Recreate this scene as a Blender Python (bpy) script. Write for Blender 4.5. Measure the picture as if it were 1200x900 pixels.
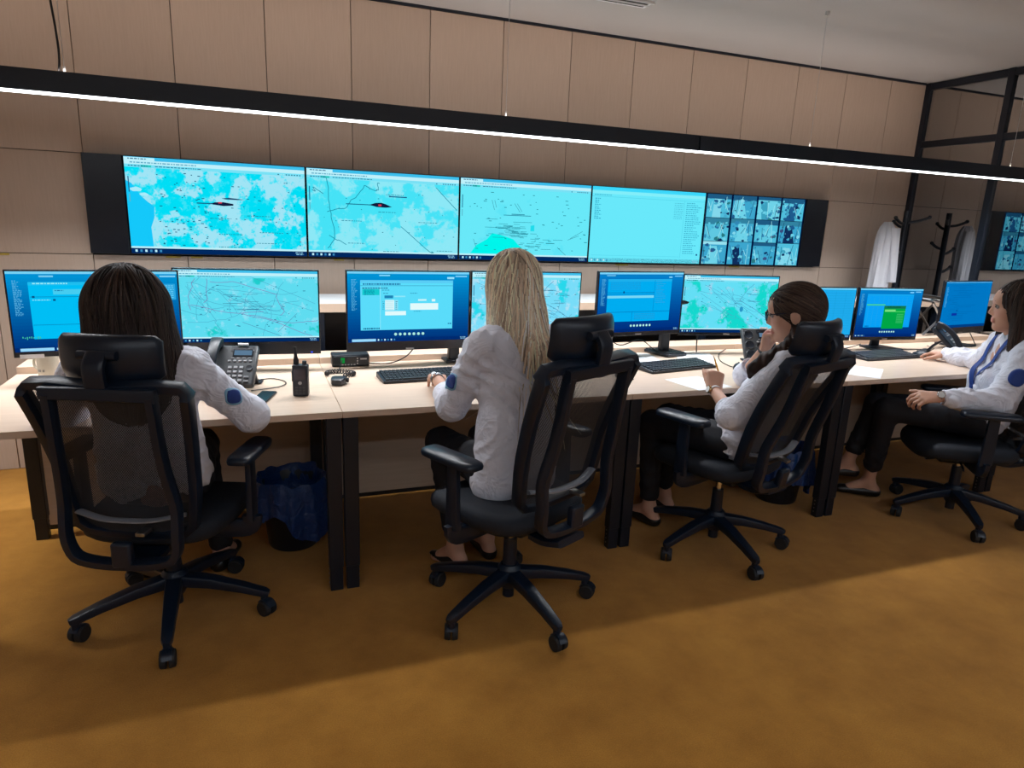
import bpy, bmesh, math, random
import numpy as np
from mathutils import Vector, Matrix

for _o in list(bpy.data.objects):
    bpy.data.objects.remove(_o, do_unlink=True)
SC = bpy.context.scene
COL = SC.collection
PI = math.pi

# ------------------------------------------------------------------ camera
CAM_POS = Vector((-0.4196, -2.4619, 1.4498))
YAW, PITCH, ROLL = 0.3735, 0.2362, 0.0408
_f = Vector((math.sin(YAW)*math.cos(PITCH), math.cos(YAW)*math.cos(PITCH), -math.sin(PITCH)))
_r = Vector((math.cos(YAW), -math.sin(YAW), 0))
_u = _r.cross(_f)
_r2 = _r*math.cos(ROLL) + _u*math.sin(ROLL)
_u2 = -_r*math.sin(ROLL) + _u*math.cos(ROLL)
cam_data = bpy.data.cameras.new('camera')
cam_data.sensor_width = 36.0
cam_data.lens = 789.7/1200*36.0
cam_data.clip_start = 0.05
cam = bpy.data.objects.new('camera', cam_data)
COL.objects.link(cam)
_m = Matrix((_r2, _u2, -_f)).transposed().to_4x4()
_m.translation = CAM_POS
cam.matrix_world = _m
SC.camera = cam

# ------------------------------------------------------------------ world, exposure
world = bpy.data.worlds.new('world'); SC.world = world
world.use_nodes = True
world.node_tree.nodes['Background'].inputs[0].default_value = (0.10, 0.12, 0.16, 1)
world.node_tree.nodes['Background'].inputs[1].default_value = 0.3
SC.view_settings.view_transform = 'Standard'
SC.view_settings.look = 'None'
SC.view_settings.gamma = 1.0
SC.view_settings.use_curve_mapping = False
SC.view_settings.exposure = 0.0
LED = 5.0           # radiance of the pendant's lower diffuser
DOWN_W = 11.2       # watts per metre of the pendant's downward optic
WASH_W = 0.95        # watts per metre of the wall-washing upper optic
LED_UP = 1.2        # radiance of the pendant's upper slot
FILL_LED = 38.0     # radiance of the unseen lamp added behind the viewer as fill
SCREEN = 1.0

# ------------------------------------------------------------------ materials
def lin(c):
    return tuple((x/12.92 if x <= 0.04045 else ((x+0.055)/1.055)**2.4) for x in c)
def rgb(r, g, b):
    return lin((r/255, g/255, b/255))

MATS = {}
def new_mat(name):
    m = bpy.data.materials.new(name); m.use_nodes = True
    nt = m.node_tree
    MATS[name] = m
    return m, nt, nt.nodes['Principled BSDF'], nt.nodes['Material Output']

def plain(name, col, rough=0.5, metal=0.0, spec=0.5, var=0.0, scale=40.0, bump=0.0, bscale=None, coat=0.0, stretch=(1, 1, 1), sheen=0.0):
    """solid procedural material: colour with noise variation, and optional bump"""
    m, nt, p, out = new_mat(name)
    p.inputs['Base Color'].default_value = (*col, 1)
    p.inputs['Roughness'].default_value = rough
    p.inputs['Metallic'].default_value = metal
    p.inputs['Specular IOR Level'].default_value = spec
    p.inputs['Coat Weight'].default_value = coat
    p.inputs['Sheen Weight'].default_value = sheen
    tc = nt.nodes.new('ShaderNodeTexCoord')
    mp = nt.nodes.new('ShaderNodeMapping'); mp.inputs['Scale'].default_value = stretch
    nt.links.new(tc.outputs['Object'], mp.inputs['Vector'])
    nz = nt.nodes.new('ShaderNodeTexNoise'); nz.inputs['Scale'].default_value = scale; nz.inputs['Detail'].default_value = 4
    nt.links.new(mp.outputs[0], nz.inputs['Vector'])
    if var > 0:
        mx = nt.nodes.new('ShaderNodeMix'); mx.data_type = 'RGBA'
        mx.inputs[6].default_value = (*[c*(1-var) for c in col], 1)
        mx.inputs[7].default_value = (*[min(1, c*(1+var)) for c in col], 1)
        nt.links.new(nz.outputs['Fac'], mx.inputs[0])
        nt.links.new(mx.outputs[2], p.inputs['Base Color'])
    if bump > 0:
        nb = nt.nodes.new('ShaderNodeTexNoise'); nb.inputs['Scale'].default_value = bscale or scale; nb.inputs['Detail'].default_value = 3
        nt.links.new(mp.outputs[0], nb.inputs['Vector'])
        bp = nt.nodes.new('ShaderNodeBump'); bp.inputs['Strength'].default_value = bump; bp.inputs['Distance'].default_value = 0.003
        nt.links.new(nb.outputs['Fac'], bp.inputs['Height'])
        nt.links.new(bp.outputs[0], p.inputs['Normal'])
    return m

def wood(name, col, dark, rough=0.5, along='Z', gscale=5.0, rand=0.06, spec=0.4):
    m, nt, p, out = new_mat(name)
    p.inputs['Roughness'].default_value = rough
    p.inputs['Specular IOR Level'].default_value = spec
    tc = nt.nodes.new('ShaderNodeTexCoord')
    oi = nt.nodes.new('ShaderNodeObjectInfo')
    ad = nt.nodes.new('ShaderNodeVectorMath'); ad.operation = 'ADD'
    ml = nt.nodes.new('ShaderNodeVectorMath'); ml.operation = 'SCALE'; ml.inputs['Scale'].default_value = 7.0
    cb = nt.nodes.new('ShaderNodeCombineXYZ')
    for i in range(3): nt.links.new(oi.outputs['Random'], cb.inputs[i])
    nt.links.new(cb.outputs[0], ml.inputs[0])
    nt.links.new(tc.outputs['Object'], ad.inputs[0]); nt.links.new(ml.outputs[0], ad.inputs[1])
    mp = nt.nodes.new('ShaderNodeMapping')
    s = {'X': (1, 14, 14), 'Y': (14, 1, 14), 'Z': (14, 14, 1)}[along]
    mp.inputs['Scale'].default_value = s
    nt.links.new(ad.outputs[0], mp.inputs['Vector'])
    n1 = nt.nodes.new('ShaderNodeTexNoise'); n1.inputs['Scale'].default_value = gscale; n1.inputs['Detail'].default_value = 6; n1.inputs['Distortion'].default_value = 0.4
    nt.links.new(mp.outputs[0], n1.inputs['Vector'])
    n2 = nt.nodes.new('ShaderNodeTexNoise'); n2.inputs['Scale'].default_value = 1.4
    nt.links.new(ad.outputs[0], n2.inputs['Vector'])
    av = nt.nodes.new('ShaderNodeMath'); av.operation = 'MULTIPLY_ADD'; av.inputs[1].default_value = 0.35; 
    nt.links.new(n2.outputs['Fac'], av.inputs[0]); 
    sc = nt.nodes.new('ShaderNodeMath'); sc.operation = 'MULTIPLY'; sc.inputs[1].default_value = 0.65
    nt.links.new(n1.outputs['Fac'], sc.inputs[0]); nt.links.new(sc.outputs[0], av.inputs[2])
    cr = nt.nodes.new('ShaderNodeValToRGB')
    cr.color_ramp.elements[0].position = 0.3; cr.color_ramp.elements[0].color = (*dark, 1)
    cr.color_ramp.elements[1].position = 0.65; cr.color_ramp.elements[1].color = (*col, 1)
    nt.links.new(av.outputs[0], cr.inputs[0])
    hs = nt.nodes.new('ShaderNodeHueSaturation')
    mr = nt.nodes.new('ShaderNodeMapRange'); mr.inputs[3].default_value = 1-rand; mr.inputs[4].default_value = 1+rand
    nt.links.new(oi.outputs['Random'], mr.inputs[0]); nt.links.new(mr.outputs[0], hs.inputs['Value'])
    nt.links.new(cr.outputs[0], hs.inputs['Color']); nt.links.new(hs.outputs[0], p.inputs['Base Color'])
    bp = nt.nodes.new('ShaderNodeBump'); bp.inputs['Strength'].default_value = 0.05
    nt.links.new(n1.outputs['Fac'], bp.inputs['Height']); nt.links.new(bp.outputs[0], p.inputs['Normal'])
    return m

def attr_emit(name, strength=1.0):
    m, nt, p, out = new_mat(name)
    nt.nodes.remove(p)
    a = nt.nodes.new('ShaderNodeAttribute'); a.attribute_name = 'Col'
    e = nt.nodes.new('ShaderNodeEmission'); e.inputs[1].default_value = strength
    nt.links.new(a.outputs['Color'], e.inputs[0]); nt.links.new(e.outputs[0], out.inputs[0])
    return m

def emit(name, col, strength):
    m, nt, p, out = new_mat(name)
    nt.nodes.remove(p)
    e = nt.nodes.new('ShaderNodeEmission'); e.inputs[0].default_value = (*col, 1); e.inputs[1].default_value = strength
    nt.links.new(e.outputs[0], out.inputs[0])
    return m

def attr_skin(name, rough=0.5, sss=0.0, spec=0.4, bump=0.0, bscale=60, stretch=(1, 1, 1)):
    """base colour taken from the mesh's own colour attribute"""
    m, nt, p, out = new_mat(name)
    a = nt.nodes.new('ShaderNodeAttribute'); a.attribute_name = 'Col'
    nt.links.new(a.outputs['Color'], p.inputs['Base Color'])
    p.inputs['Roughness'].default_value = rough
    p.inputs['Specular IOR Level'].default_value = spec
    if sss:
        p.inputs['Subsurface Weight'].default_value = sss
        p.inputs['Subsurface Radius'].default_value = (0.012, 0.005, 0.003)
        p.inputs['Subsurface Scale'].default_value = 0.6
    if bump:
        tc = nt.nodes.new('ShaderNodeTexCoord')
        mp = nt.nodes.new('ShaderNodeMapping'); mp.inputs['Scale'].default_value = stretch
        nb = nt.nodes.new('ShaderNodeTexNoise'); nb.inputs['Scale'].default_value = bscale; nb.inputs['Detail'].default_value = 3
        bp = nt.nodes.new('ShaderNodeBump'); bp.inputs['Strength'].default_value = bump; bp.inputs['Distance'].default_value = 0.004
        nt.links.new(tc.outputs['Object'], mp.inputs[0]); nt.links.new(mp.outputs[0], nb.inputs['Vector'])
        nt.links.new(nb.outputs['Fac'], bp.inputs['Height']); nt.links.new(bp.outputs[0], p.inputs['Normal'])
    return m

def map_mat(name, seed, land, green, water, thr=0.55, wthr=0.62, scale=5.0):
    """map picture shown on a lit screen: flat land tint with noise patches of woodland and water"""
    m, nt, p, out = new_mat(name)
    nt.nodes.remove(p)
    tc = nt.nodes.new('ShaderNodeTexCoord')
    mp = nt.nodes.new('ShaderNodeMapping'); mp.inputs['Location'].default_value = (seed*3.7, seed*1.3, seed*2.1)
    nt.links.new(tc.outputs['Object'], mp.inputs[0])
    def noise(sc, det, rough=0.6):
        n = nt.nodes.new('ShaderNodeTexNoise'); n.inputs['Scale'].default_value = sc; n.inputs['Detail'].default_value = det; n.inputs['Roughness'].default_value = rough
        nt.links.new(mp.outputs[0], n.inputs['Vector']); return n
    def step(n, t, w):
        r = nt.nodes.new('ShaderNodeMapRange'); r.inputs[1].default_value = t-w; r.inputs[2].default_value = t+w
        nt.links.new(n.outputs['Fac'], r.inputs[0]); return r
    a = noise(scale, 9, 0.62); b = noise(scale*3, 6, 0.7)
    sa = step(a, thr, 0.02); sb = step(b, wthr, 0.04)
    m1 = nt.nodes.new('ShaderNodeMix'); m1.data_type = 'RGBA'
    m1.inputs[6].default_value = (*land, 1); m1.inputs[7].default_value = (*green, 1)
    nt.links.new(sa.outputs[0], m1.inputs[0])
    m2 = nt.nodes.new('ShaderNodeMix'); m2.data_type = 'RGBA'
    nt.links.new(m1.outputs[2], m2.inputs[6]); m2.inputs[7].default_value = (*water, 1)
    nt.links.new(sb.outputs[0], m2.inputs[0])
    e = nt.nodes.new('ShaderNodeEmission'); e.inputs[1].default_value = SCREEN
    nt.links.new(m2.outputs[2], e.inputs[0]); nt.links.new(e.outputs[0], out.inputs[0])
    return m

M_WALL = wood('birch_wall_veneer', (0.52, 0.405, 0.325), (0.475, 0.367, 0.292), rough=0.42, along='Z', gscale=9, rand=0.035)
M_DESK = wood('pale_birch_laminate', (0.72, 0.555, 0.43), (0.65, 0.49, 0.37), rough=0.35, along='X', gscale=4, rand=0.03)
M_PANEL = wood('birch_modesty_board', (0.58, 0.45, 0.34), (0.51, 0.39, 0.29), rough=0.5, along='X', gscale=4, rand=0.03)
M_DARKGAP = plain('dark_backing', (0.02, 0.018, 0.016), 0.8, var=0.2)
M_CEIL = plain('painted_ceiling', (0.52, 0.49, 0.475), 0.8, var=0.02, scale=3)
M_PLASTER = plain('painted_wall', (0.62, 0.57, 0.52), 0.8, var=0.03, scale=3)
M_BLACKMETAL = plain('black_powder_coat', (0.005, 0.009, 0.018), 0.4, var=0.15, scale=200, bump=0.05, bscale=600)
M_BLACKPLASTIC = plain('black_plastic', (0.007, 0.011, 0.019), 0.38, var=0.1, scale=120, bump=0.06, bscale=700)
M_CHAIR = plain('blue_black_plastic', (0.005, 0.012, 0.027), 0.36, var=0.12, scale=90, bump=0.06, bscale=600)
M_LEATHER = plain('black_leatherette', (0.006, 0.013, 0.027), 0.33, var=0.15, scale=60, bump=0.12, bscale=350)
M_FABRIC = plain('black_seat_fabric', (0.007, 0.011, 0.020), 0.75, var=0.25, scale=300, bump=0.25, bscale=900)
M_GREYPLASTIC = plain('dark_grey_plastic', (0.045, 0.05, 0.055), 0.42, var=0.08, scale=90, bump=0.05, bscale=500)
M_KEYS = plain('black_keycaps', (0.014, 0.016, 0.020), 0.45, var=0.1, scale=300)
M_CHROME = plain('chrome', (0.75, 0.75, 0.78), 0.15, metal=1.0, var=0.05)
M_STEEL = plain('brushed_steel', (0.35, 0.35, 0.36), 0.35, metal=1.0, var=0.1, scale=100)
M_GREYMETAL = plain('grey_lumbar_plastic', (0.22, 0.23, 0.26), 0.35, var=0.05)
M_WHITE = plain('white_laminate', (0.80, 0.80, 0.82), 0.4, var=0.02)
M_PAPER = plain('white_paper', (0.85, 0.85, 0.86), 0.7, var=0.02, scale=8)
M_INK = plain('printed_ink', (0.30, 0.32, 0.36), 0.7, var=0.1)
M_CERAMIC = plain('cream_ceramic', (0.62, 0.58, 0.48), 0.25, var=0.04)
M_CUPPRINT = plain('grey_cup_print', (0.25, 0.24, 0.22), 0.4, var=0.1)
M_CABLE = plain('black_cable_rubber', (0.012, 0.012, 0.014), 0.5, var=0.1)
M_WHITECABLE = plain('white_cable', (0.65, 0.63, 0.6), 0.5, var=0.05)
M_WIRE = plain('steel_suspension_wire', (0.7, 0.7, 0.72), 0.3, metal=0.6, var=0.05)
M_YELLOW = plain('yellow_label', (0.42, 0.30, 0.03), 0.6, var=0.15, scale=200)
M_PENCIL = plain('yellow_pencil_paint', (0.75, 0.38, 0.02), 0.35, var=0.05)
M_PENCILWOOD = plain('pencil_wood', (0.60, 0.40, 0.22), 0.6, var=0.1)
M_RUBBER = plain('black_rubber', (0.010, 0.010, 0.012), 0.7, var=0.1)
M_LCD = emit('grey_blue_lcd', rgb(120, 160, 195), 0.55)
M_GREENLCD = emit('green_lcd', rgb(20, 150, 60), 0.8)
M_LEDBLUE = emit('blue_power_led', (0.05, 0.1, 1.0), 1.2)
M_LED = emit('led_diffuser', (0.93, 0.97, 1.0), LED)
M_LEDUP = emit('led_upper_slot', (1.0, 0.84, 0.72), LED_UP)
M_LEDFILL = emit('led_diffuser_fill', (0.82, 0.90, 1.0), FILL_LED)
M_UI = attr_emit('screen_picture', SCREEN)
M_GLOSSBLACK = plain('glossy_black_bezel', (0.006, 0.008, 0.014), 0.25, var=0.05)

def carpet_mat():
    m, nt, p, out = new_mat('mustard_carpet')
    p.inputs['Roughness'].default_value = 0.95
    p.inputs['Specular IOR Level'].default_value = 0.1
    p.inputs['Sheen Weight'].default_value = 0.15
    tc = nt.nodes.new('ShaderNodeTexCoord')
    n1 = nt.nodes.new('ShaderNodeTexNoise'); n1.inputs['Scale'].default_value = 5.0; n1.inputs['Detail'].default_value = 8; n1.inputs['Roughness'].default_value = 0.65
    n2 = nt.nodes.new('ShaderNodeTexNoise'); n2.inputs['Scale'].default_value = 260; n2.inputs['Detail'].default_value = 3
    for n in (n1, n2): nt.links.new(tc.outputs['Object'], n.inputs['Vector'])
    c1 = nt.nodes.new('ShaderNodeValToRGB')
    c1.color_ramp.elements[0].position = 0.3; c1.color_ramp.elements[0].color = (0.40, 0.170, 0.021, 1)
    c1.color_ramp.elements[1].position = 0.72; c1.color_ramp.elements[1].color = (0.58, 0.268, 0.040, 1)
    nt.links.new(n1.outputs['Fac'], c1.inputs[0])
    mx = nt.nodes.new('ShaderNodeMix'); mx.data_type = 'RGBA'; mx.blend_type = 'MULTIPLY'; mx.inputs[0].default_value = 0.6
    c2 = nt.nodes.new('ShaderNodeValToRGB')
    c2.color_ramp.elements[0].position = 0.3; c2.color_ramp.elements[0].color = (0.62, 0.60, 0.56, 1)
    c2.color_ramp.elements[1].position = 0.7; c2.color_ramp.elements[1].color = (1, 1, 1, 1)
    nt.links.new(n2.outputs['Fac'], c2.inputs[0])
    nt.links.new(c1.outputs[0], mx.inputs[6]); nt.links.new(c2.outputs[0], mx.inputs[7])
    nt.links.new(mx.outputs[2], p.inputs['Base Color'])
    bp = nt.nodes.new('ShaderNodeBump'); bp.inputs['Strength'].default_value = 0.5; bp.inputs['Distance'].default_value = 0.004
    nt.links.new(n2.outputs['Fac'], bp.inputs['Height']); nt.links.new(bp.outputs[0], p.inputs['Normal'])
    return m
M_CARPET = carpet_mat()

def glass_mat():
    m, nt, p, out = new_mat('reflective_partition_glass')
    nt.nodes.remove(p)
    t = nt.nodes.new('ShaderNodeBsdfTransparent'); t.inputs[0].default_value = (0.55, 0.58, 0.60, 1)
    g = nt.nodes.new('ShaderNodeBsdfGlossy'); g.inputs['Color'].default_value = (0.9, 0.92, 0.95, 1); g.inputs['Roughness'].default_value = 0.0
    mx = nt.nodes.new('ShaderNodeMixShader'); mx.inputs[0].default_value = 0.5
    lw = nt.nodes.new('ShaderNodeFresnel'); lw.inputs[0].default_value = 5.0
    nt.links.new(lw.outputs[0], mx.inputs[0])
    nt.links.new(t.outputs[0], mx.inputs[1]); nt.links.new(g.outputs[0], mx.inputs[2]); nt.links.new(mx.outputs[0], out.inputs[0])
    return m
M_GLASS = glass_mat()

def mesh_fabric():
    m, nt, p, out = new_mat('chair_mesh_fabric')
    p.inputs['Base Color'].default_value = (0.018, 0.022, 0.03, 1); p.inputs['Roughness'].default_value = 0.6
    tc = nt.nodes.new('ShaderNodeTexCoord')
    sp = nt.nodes.new('ShaderNodeSeparateXYZ'); nt.links.new(tc.outputs['Object'], sp.inputs[0])
    def wave(sock, pitch):
        a = nt.nodes.new('ShaderNodeMath'); a.operation = 'MULTIPLY'; a.inputs[1].default_value = 2*PI/pitch; nt.links.new(sock, a.inputs[0])
        b = nt.nodes.new('ShaderNodeMath'); b.operation = 'SINE'; nt.links.new(a.outputs[0], b.inputs[0]); return b
    a, b = wave(sp.outputs[0], 0.0050), wave(sp.outputs[2], 0.0065)
    pr = nt.nodes.new('ShaderNodeMath'); pr.operation = 'MULTIPLY'; nt.links.new(a.outputs[0], pr.inputs[0]); nt.links.new(b.outputs[0], pr.inputs[1])
    r = nt.nodes.new('ShaderNodeMath'); r.operation = 'LESS_THAN'; r.inputs[1].default_value = 0.42; nt.links.new(pr.outputs[0], r.inputs[0])
    t = nt.nodes.new('ShaderNodeBsdfTransparent')
    mx = nt.nodes.new('ShaderNodeMixShader')
    nt.links.new(r.outputs[0], mx.inputs[0]); nt.links.new(t.outputs[0], mx.inputs[1]); nt.links.new(p.outputs[0], mx.inputs[2]); nt.links.new(mx.outputs[0], out.inputs[0])
    return m
M_MESH = mesh_fabric()

def bag_mat():
    m, nt, p, out = new_mat('blue_bin_liner')
    p.inputs['Base Color'].default_value = (0.004, 0.035, 0.16, 1); p.inputs['Roughness'].default_value = 0.28
    p.inputs['Transmission Weight'].default_value = 0.0
    tc = nt.nodes.new('ShaderNodeTexCoord')
    nb = nt.nodes.new('ShaderNodeTexNoise'); nb.inputs['Scale'].default_value = 18; nb.inputs['Detail'].default_value = 5; nb.inputs['Distortion'].default_value = 1.5
    nt.links.new(tc.outputs['Object'], nb.inputs['Vector'])
    bp = nt.nodes.new('ShaderNodeBump'); bp.inputs['Strength'].default_value = 0.7; bp.inputs['Distance'].default_value = 0.02
    nt.links.new(nb.outputs['Fac'], bp.inputs['Height']); nt.links.new(bp.outputs[0], p.inputs['Normal'])
    return m
M_BAG = bag_mat()

# ------------------------------------------------------------------ mesh helpers
class MB:
    """collects polygons; build() links them as one mesh object"""
    def __init__(s):
        s.v = []; s.f = []; s.mi = []; s.col = []; s.cc = None; s.m = 0
    def add(s, verts, faces):
        b = len(s.v); s.v += [tuple(p) for p in verts]
        for f in faces:
            s.f.append([b+i for i in f]); s.mi.append(s.m); s.col.append(s.cc or (1, 1, 1))
        return s
    def box(s, c, d, rot=None):
        hx, hy, hz = d[0]/2, d[1]/2, d[2]/2
        vs = [Vector((x, y, z)) for x in (-hx, hx) for y in (-hy, hy) for z in (-hz, hz)]
        if rot is not None: vs = [rot @ p for p in vs]
        vs = [p+Vector(c) for p in vs]
        return s.add(vs, [(0, 1, 3, 2), (4, 6, 7, 5), (0, 4, 5, 1), (2, 3, 7, 6), (0, 2, 6, 4), (1, 5, 7, 3)])
    def box2(s, a, b):
        return s.box([(a[i]+b[i])/2 for i in range(3)], [abs(b[i]-a[i]) for i in range(3)])
    def rings(s, rs, close_ring=True, cap=True, loop=False):
        n = len(rs[0]); vs = [p for r in rs for p in r]; fs = []
        m = len(rs)
        for i in range(m if loop else m-1):
            a, b = i*n, ((i+1) % m)*n
            for j in range(n if close_ring else n-1):
                k = (j+1) % n
                fs.append((a+j, a+k, b+k, b+j))
        if cap and not loop and close_ring:
            fs.append(tuple(range(n))[::-1]); fs.append(tuple((m-1)*n+j for j in range(n)))
        return s.add(vs, fs)
    def cyl(s, p0, p1, r0, r1=None, n=16, cap=True):
        p0, p1 = Vector(p0), Vector(p1); r1 = r0 if r1 is None else r1
        d = (p1-p0).normalized(); u = d.orthogonal().normalized(); w = d.cross(u)
        rs = []
        for p, r in ((p0, r0), (p1, r1)):
            rs.append([p+(u*math.cos(2*PI*i/n)+w*math.sin(2*PI*i/n))*r for i in range(n)])
        return s.rings(rs, cap=cap)
    def tube(s, pts, r, n=8, loop=False, w=None, up=None, sq=False):
        """sweep; r scalar/list = half-width, w = half-height factor list/scalar (elliptic), sq = rounded rectangle"""
        pts = [Vector(p) for p in pts]; m = len(pts)
        rs_ = r if isinstance(r, (list, tuple)) else [r]*m
        ws_ = w if isinstance(w, (list, tuple)) else [w]*m
        rings = []; prev = None
        for i, p in enumerate(pts):
            if loop: t = pts[(i+1) % m]-pts[(i-1) % m]
            else: t = pts[min(i+1, m-1)]-pts[max(i-1, 0)]
            t.normalize()
            if up is not None:
                a = t.cross(Vector(up)).normalized()
            elif prev is None: a = t.orthogonal().normalized()
            else:
                a = (prev-t*prev.dot(t)).normalized()
            prev = a; b = t.cross(a).normalized()
            ra = rs_[i]; rb = ra if ws_[i] is None else ws_[i]
            ring = []
            for j in range(n):
                th = 2*PI*(j+0.5)/n; c, q = math.cos(th), math.sin(th)
                if sq:
                    e = 0.35
                    c = math.copysign(abs(c)**e, c); q = math.copysign(abs(q)**e, q)
                ring.append(p+a*c*ra+b*q*rb)
            rings.append(ring)
        return s.rings(rings, loop=loop)
    def lathe(s, prof, n=24, c=(0, 0, 0)):
        rs = [[(c[0]+r*math.cos(2*PI*j/n), c[1]+r*math.sin(2*PI*j/n), c[2]+z) for j in range(n)] for r, z in prof]
        return s.rings(rs)
    def prism(s, poly, o, ax, ay, az, th):
        """polygon in the (ax, ay) plane at o, extruded by th along az"""
        o, ax, ay, az = Vector(o), Vector(ax), Vector(ay), Vector(az)
        a = [o+ax*x+ay*y for x, y in poly]; b = [p+az*th for p in a]; n = len(a)
        fs = [tuple(range(n))[::-1], tuple(range(n, 2*n))]
        fs += [(i, (i+1) % n, n+(i+1) % n, n+i) for i in range(n)]
        return s.add(a+b, fs)
    def sphere(s, c, r, n=16, m=10, sc=(1, 1, 1)):
        rs = []
        for i in range(1, m):
            ph = PI*i/m
            rs.append([(c[0]+r*sc[0]*math.sin(ph)*math.cos(2*PI*j/n), c[1]+r*sc[1]*math.sin(ph)*math.sin(2*PI*j/n), c[2]+r*sc[2]*math.cos(ph)) for j in range(n)])
        return s.rings(rs[::-1])
    def build(s, name, mat, parent=None, bevel=0.0, smooth=True, color=False, seg=2, angle=38):
        me = bpy.data.meshes.new(name)
        me.from_pydata(s.v, [], s.f)
        bm = bmesh.new(); bm.from_mesh(me)
        if not color: bmesh.ops.recalc_face_normals(bm, faces=bm.faces)
        bm.to_mesh(me); bm.free()
        for mm in (mat if isinstance(mat, (list, tuple)) else [mat]): me.materials.append(mm)
        me.polygons.foreach_set('material_index', s.mi)
        if color:
            at = me.attributes.new('Col', 'FLOAT_COLOR', 'FACE')
            at.data.foreach_set('color', [x for c in s.col for x in (*c, 1.0)])
        if smooth:
            me.polygons.foreach_set('use_smooth', [True]*len(me.polygons))
            me.set_sharp_from_angle(angle=math.radians(angle))
        o = bpy.data.objects.new(name, me); COL.objects.link(o)
        if parent is not None: o.parent = parent
        if bevel > 0:
            b = o.modifiers.new('bevel', 'BEVEL'); b.width = bevel; b.segments = seg; b.limit_method = 'ANGLE'; b.angle_limit = math.radians(40)
            b.harden_normals = False
        return o

def tag(o, label=None, cat=None, group=None, kind=None):
    if label: o['label'] = label
    if cat: o['category'] = cat
    if group: o['group'] = group
    if kind: o['kind'] = kind
    return o
def thing(name, loc, rz=0.0, label=None, cat=None, group=None):
    o = bpy.data.objects.new(name, None); COL.objects.link(o)
    o.empty_display_size = 0.1
    o.location = loc; o.rotation_euler = (0, 0, rz)
    return tag(o, label, cat, group)
def copy_tree(o, parent=None):
    c = o.copy(); COL.objects.link(c); c.parent = parent
    for ch in list(o.children): copy_tree(ch, c)
    return c
def smooth_path(pts, n=6):
    """Catmull-Rom through pts"""
    P = [Vector(p) for p in pts]; out = []
    for i in range(len(P)-1):
        p0 = P[max(i-1, 0)]; p1 = P[i]; p2 = P[i+1]; p3 = P[min(i+2, len(P)-1)]
        for k in range(n):
            t = k/n
            out.append(0.5*((2*p1)+(p2-p0)*t+(2*p0-5*p1+4*p2-p3)*t*t+(3*p1-p0-3*p2+p3)*t**3))
    out.append(P[-1]); return out
# ------------------------------------------------------------------ the room
WALL_Y = 1.82; CEIL_Z = 2.66; PART_X = 4.75
DISP_W = 0.9265; DISP_X0 = -1.0225; VW_B, VW_T = 1.197, 1.7105
PJ0 = -1.21; PW = 0.4637            # wall panel joints: PJ0 + k*PW

fl = MB().box2((-3.3, -5.2, -0.05), (8.2, 1.9, 0.0)).build('floor', M_CARPET); tag(fl, kind='structure')
ce = MB().box2((-3.3, -5.2, CEIL_Z), (8.2, 1.9, CEIL_Z+0.05)).build('ceiling', M_CEIL); tag(ce, kind='structure')
# back wall: dark backing and one board per visible panel
wb = MB().box2((-3.3, WALL_Y+0.012, 0), (8.2, WALL_Y+0.08, CEIL_Z)).build('wall_back', M_DARKGAP); tag(wb, kind='structure')
rows = [(0.0, 1.188), (1.188, 1.7105), (1.7105, CEIL_Z-0.014)]
kmin, kmax = -4, 20
panel_mesh = {}
for (za, zb) in rows:
    k0 = kmin
    for k in range(kmin, kmax):
        xa, xb = PJ0+k*PW, PJ0+(k+1)*PW
        if xb > 8.2 or xa < -3.3: continue
        if za > 1.1 and zb < 1.8 and -0.1 <= k < 10.9: continue        # behind the video wall
        key = (round(za, 2),)
        if key not in panel_mesh:
            g = 0.0018
            o = MB().box2((g, -0.004, g), (PW-g, 0.014, zb-za-g)).build('panel', M_WALL, wb, bevel=0.0012, seg=1)
            panel_mesh[key] = o.data; src = o; panel_mesh[key+('o',)] = o
            o.location = (xa, WALL_Y, za)
        else:
            o = panel_mesh[key+('o',)].copy(); COL.objects.link(o); o.location = (xa, WALL_Y, za)
MB().box2((3.834, WALL_Y-0.004, 1.19), (3.8885, WALL_Y+0.014, 1.7087)).build('panel', M_WALL, wb, bevel=0.0012, seg=1)
# black shadow gap under the ceiling
t = MB().box2((-3.3, WALL_Y-0.012, CEIL_Z-0.014), (PART_X-0.03, WALL_Y+0.012, CEIL_Z)).build('trim_1', M_BLACKMETAL); tag(t, kind='structure')
wl = MB().box2((-3.36, -5.2, 0), (-3.3, 1.9, CEIL_Z)).build('wall_left', M_PLASTER); tag(wl, kind='structure')
wr = MB().box2((-3.3, -5.26, 0), (8.2, -5.2, CEIL_Z)).build('wall_front', M_PLASTER); tag(wr, kind='structure')
wx = MB().box2((8.2, -5.2, 0), (8.26, 1.9, CEIL_Z)).build('wall_right', M_PLASTER); tag(wx, kind='structure')

# small yellow stickers under the video wall
for px, w in ((-1.62, 0.06), (-0.82, 0.075), (-0.70, 0.06), (0.09, 0.06), (2.06, 0.10), (3.04, 0.10)):
    MB().box((px, WALL_Y-0.006, 1.181), (w, 0.003, 0.009)).build('sticker', M_YELLOW, wb)

# black infill strips left and right of the displays
for i, (xa, xb) in enumerate(((-1.21, DISP_X0-0.002), (DISP_X0+5*DISP_W-0.135, 3.83))):
    if i == 1: xa = 3.612
    t = MB().box2((xa, WALL_Y-0.062, VW_B), (xb, WALL_Y-0.004, VW_T)).build('trim_%d' % (i+2), M_GLOSSBLACK, bevel=0.002); tag(t, kind='structure')

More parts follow.
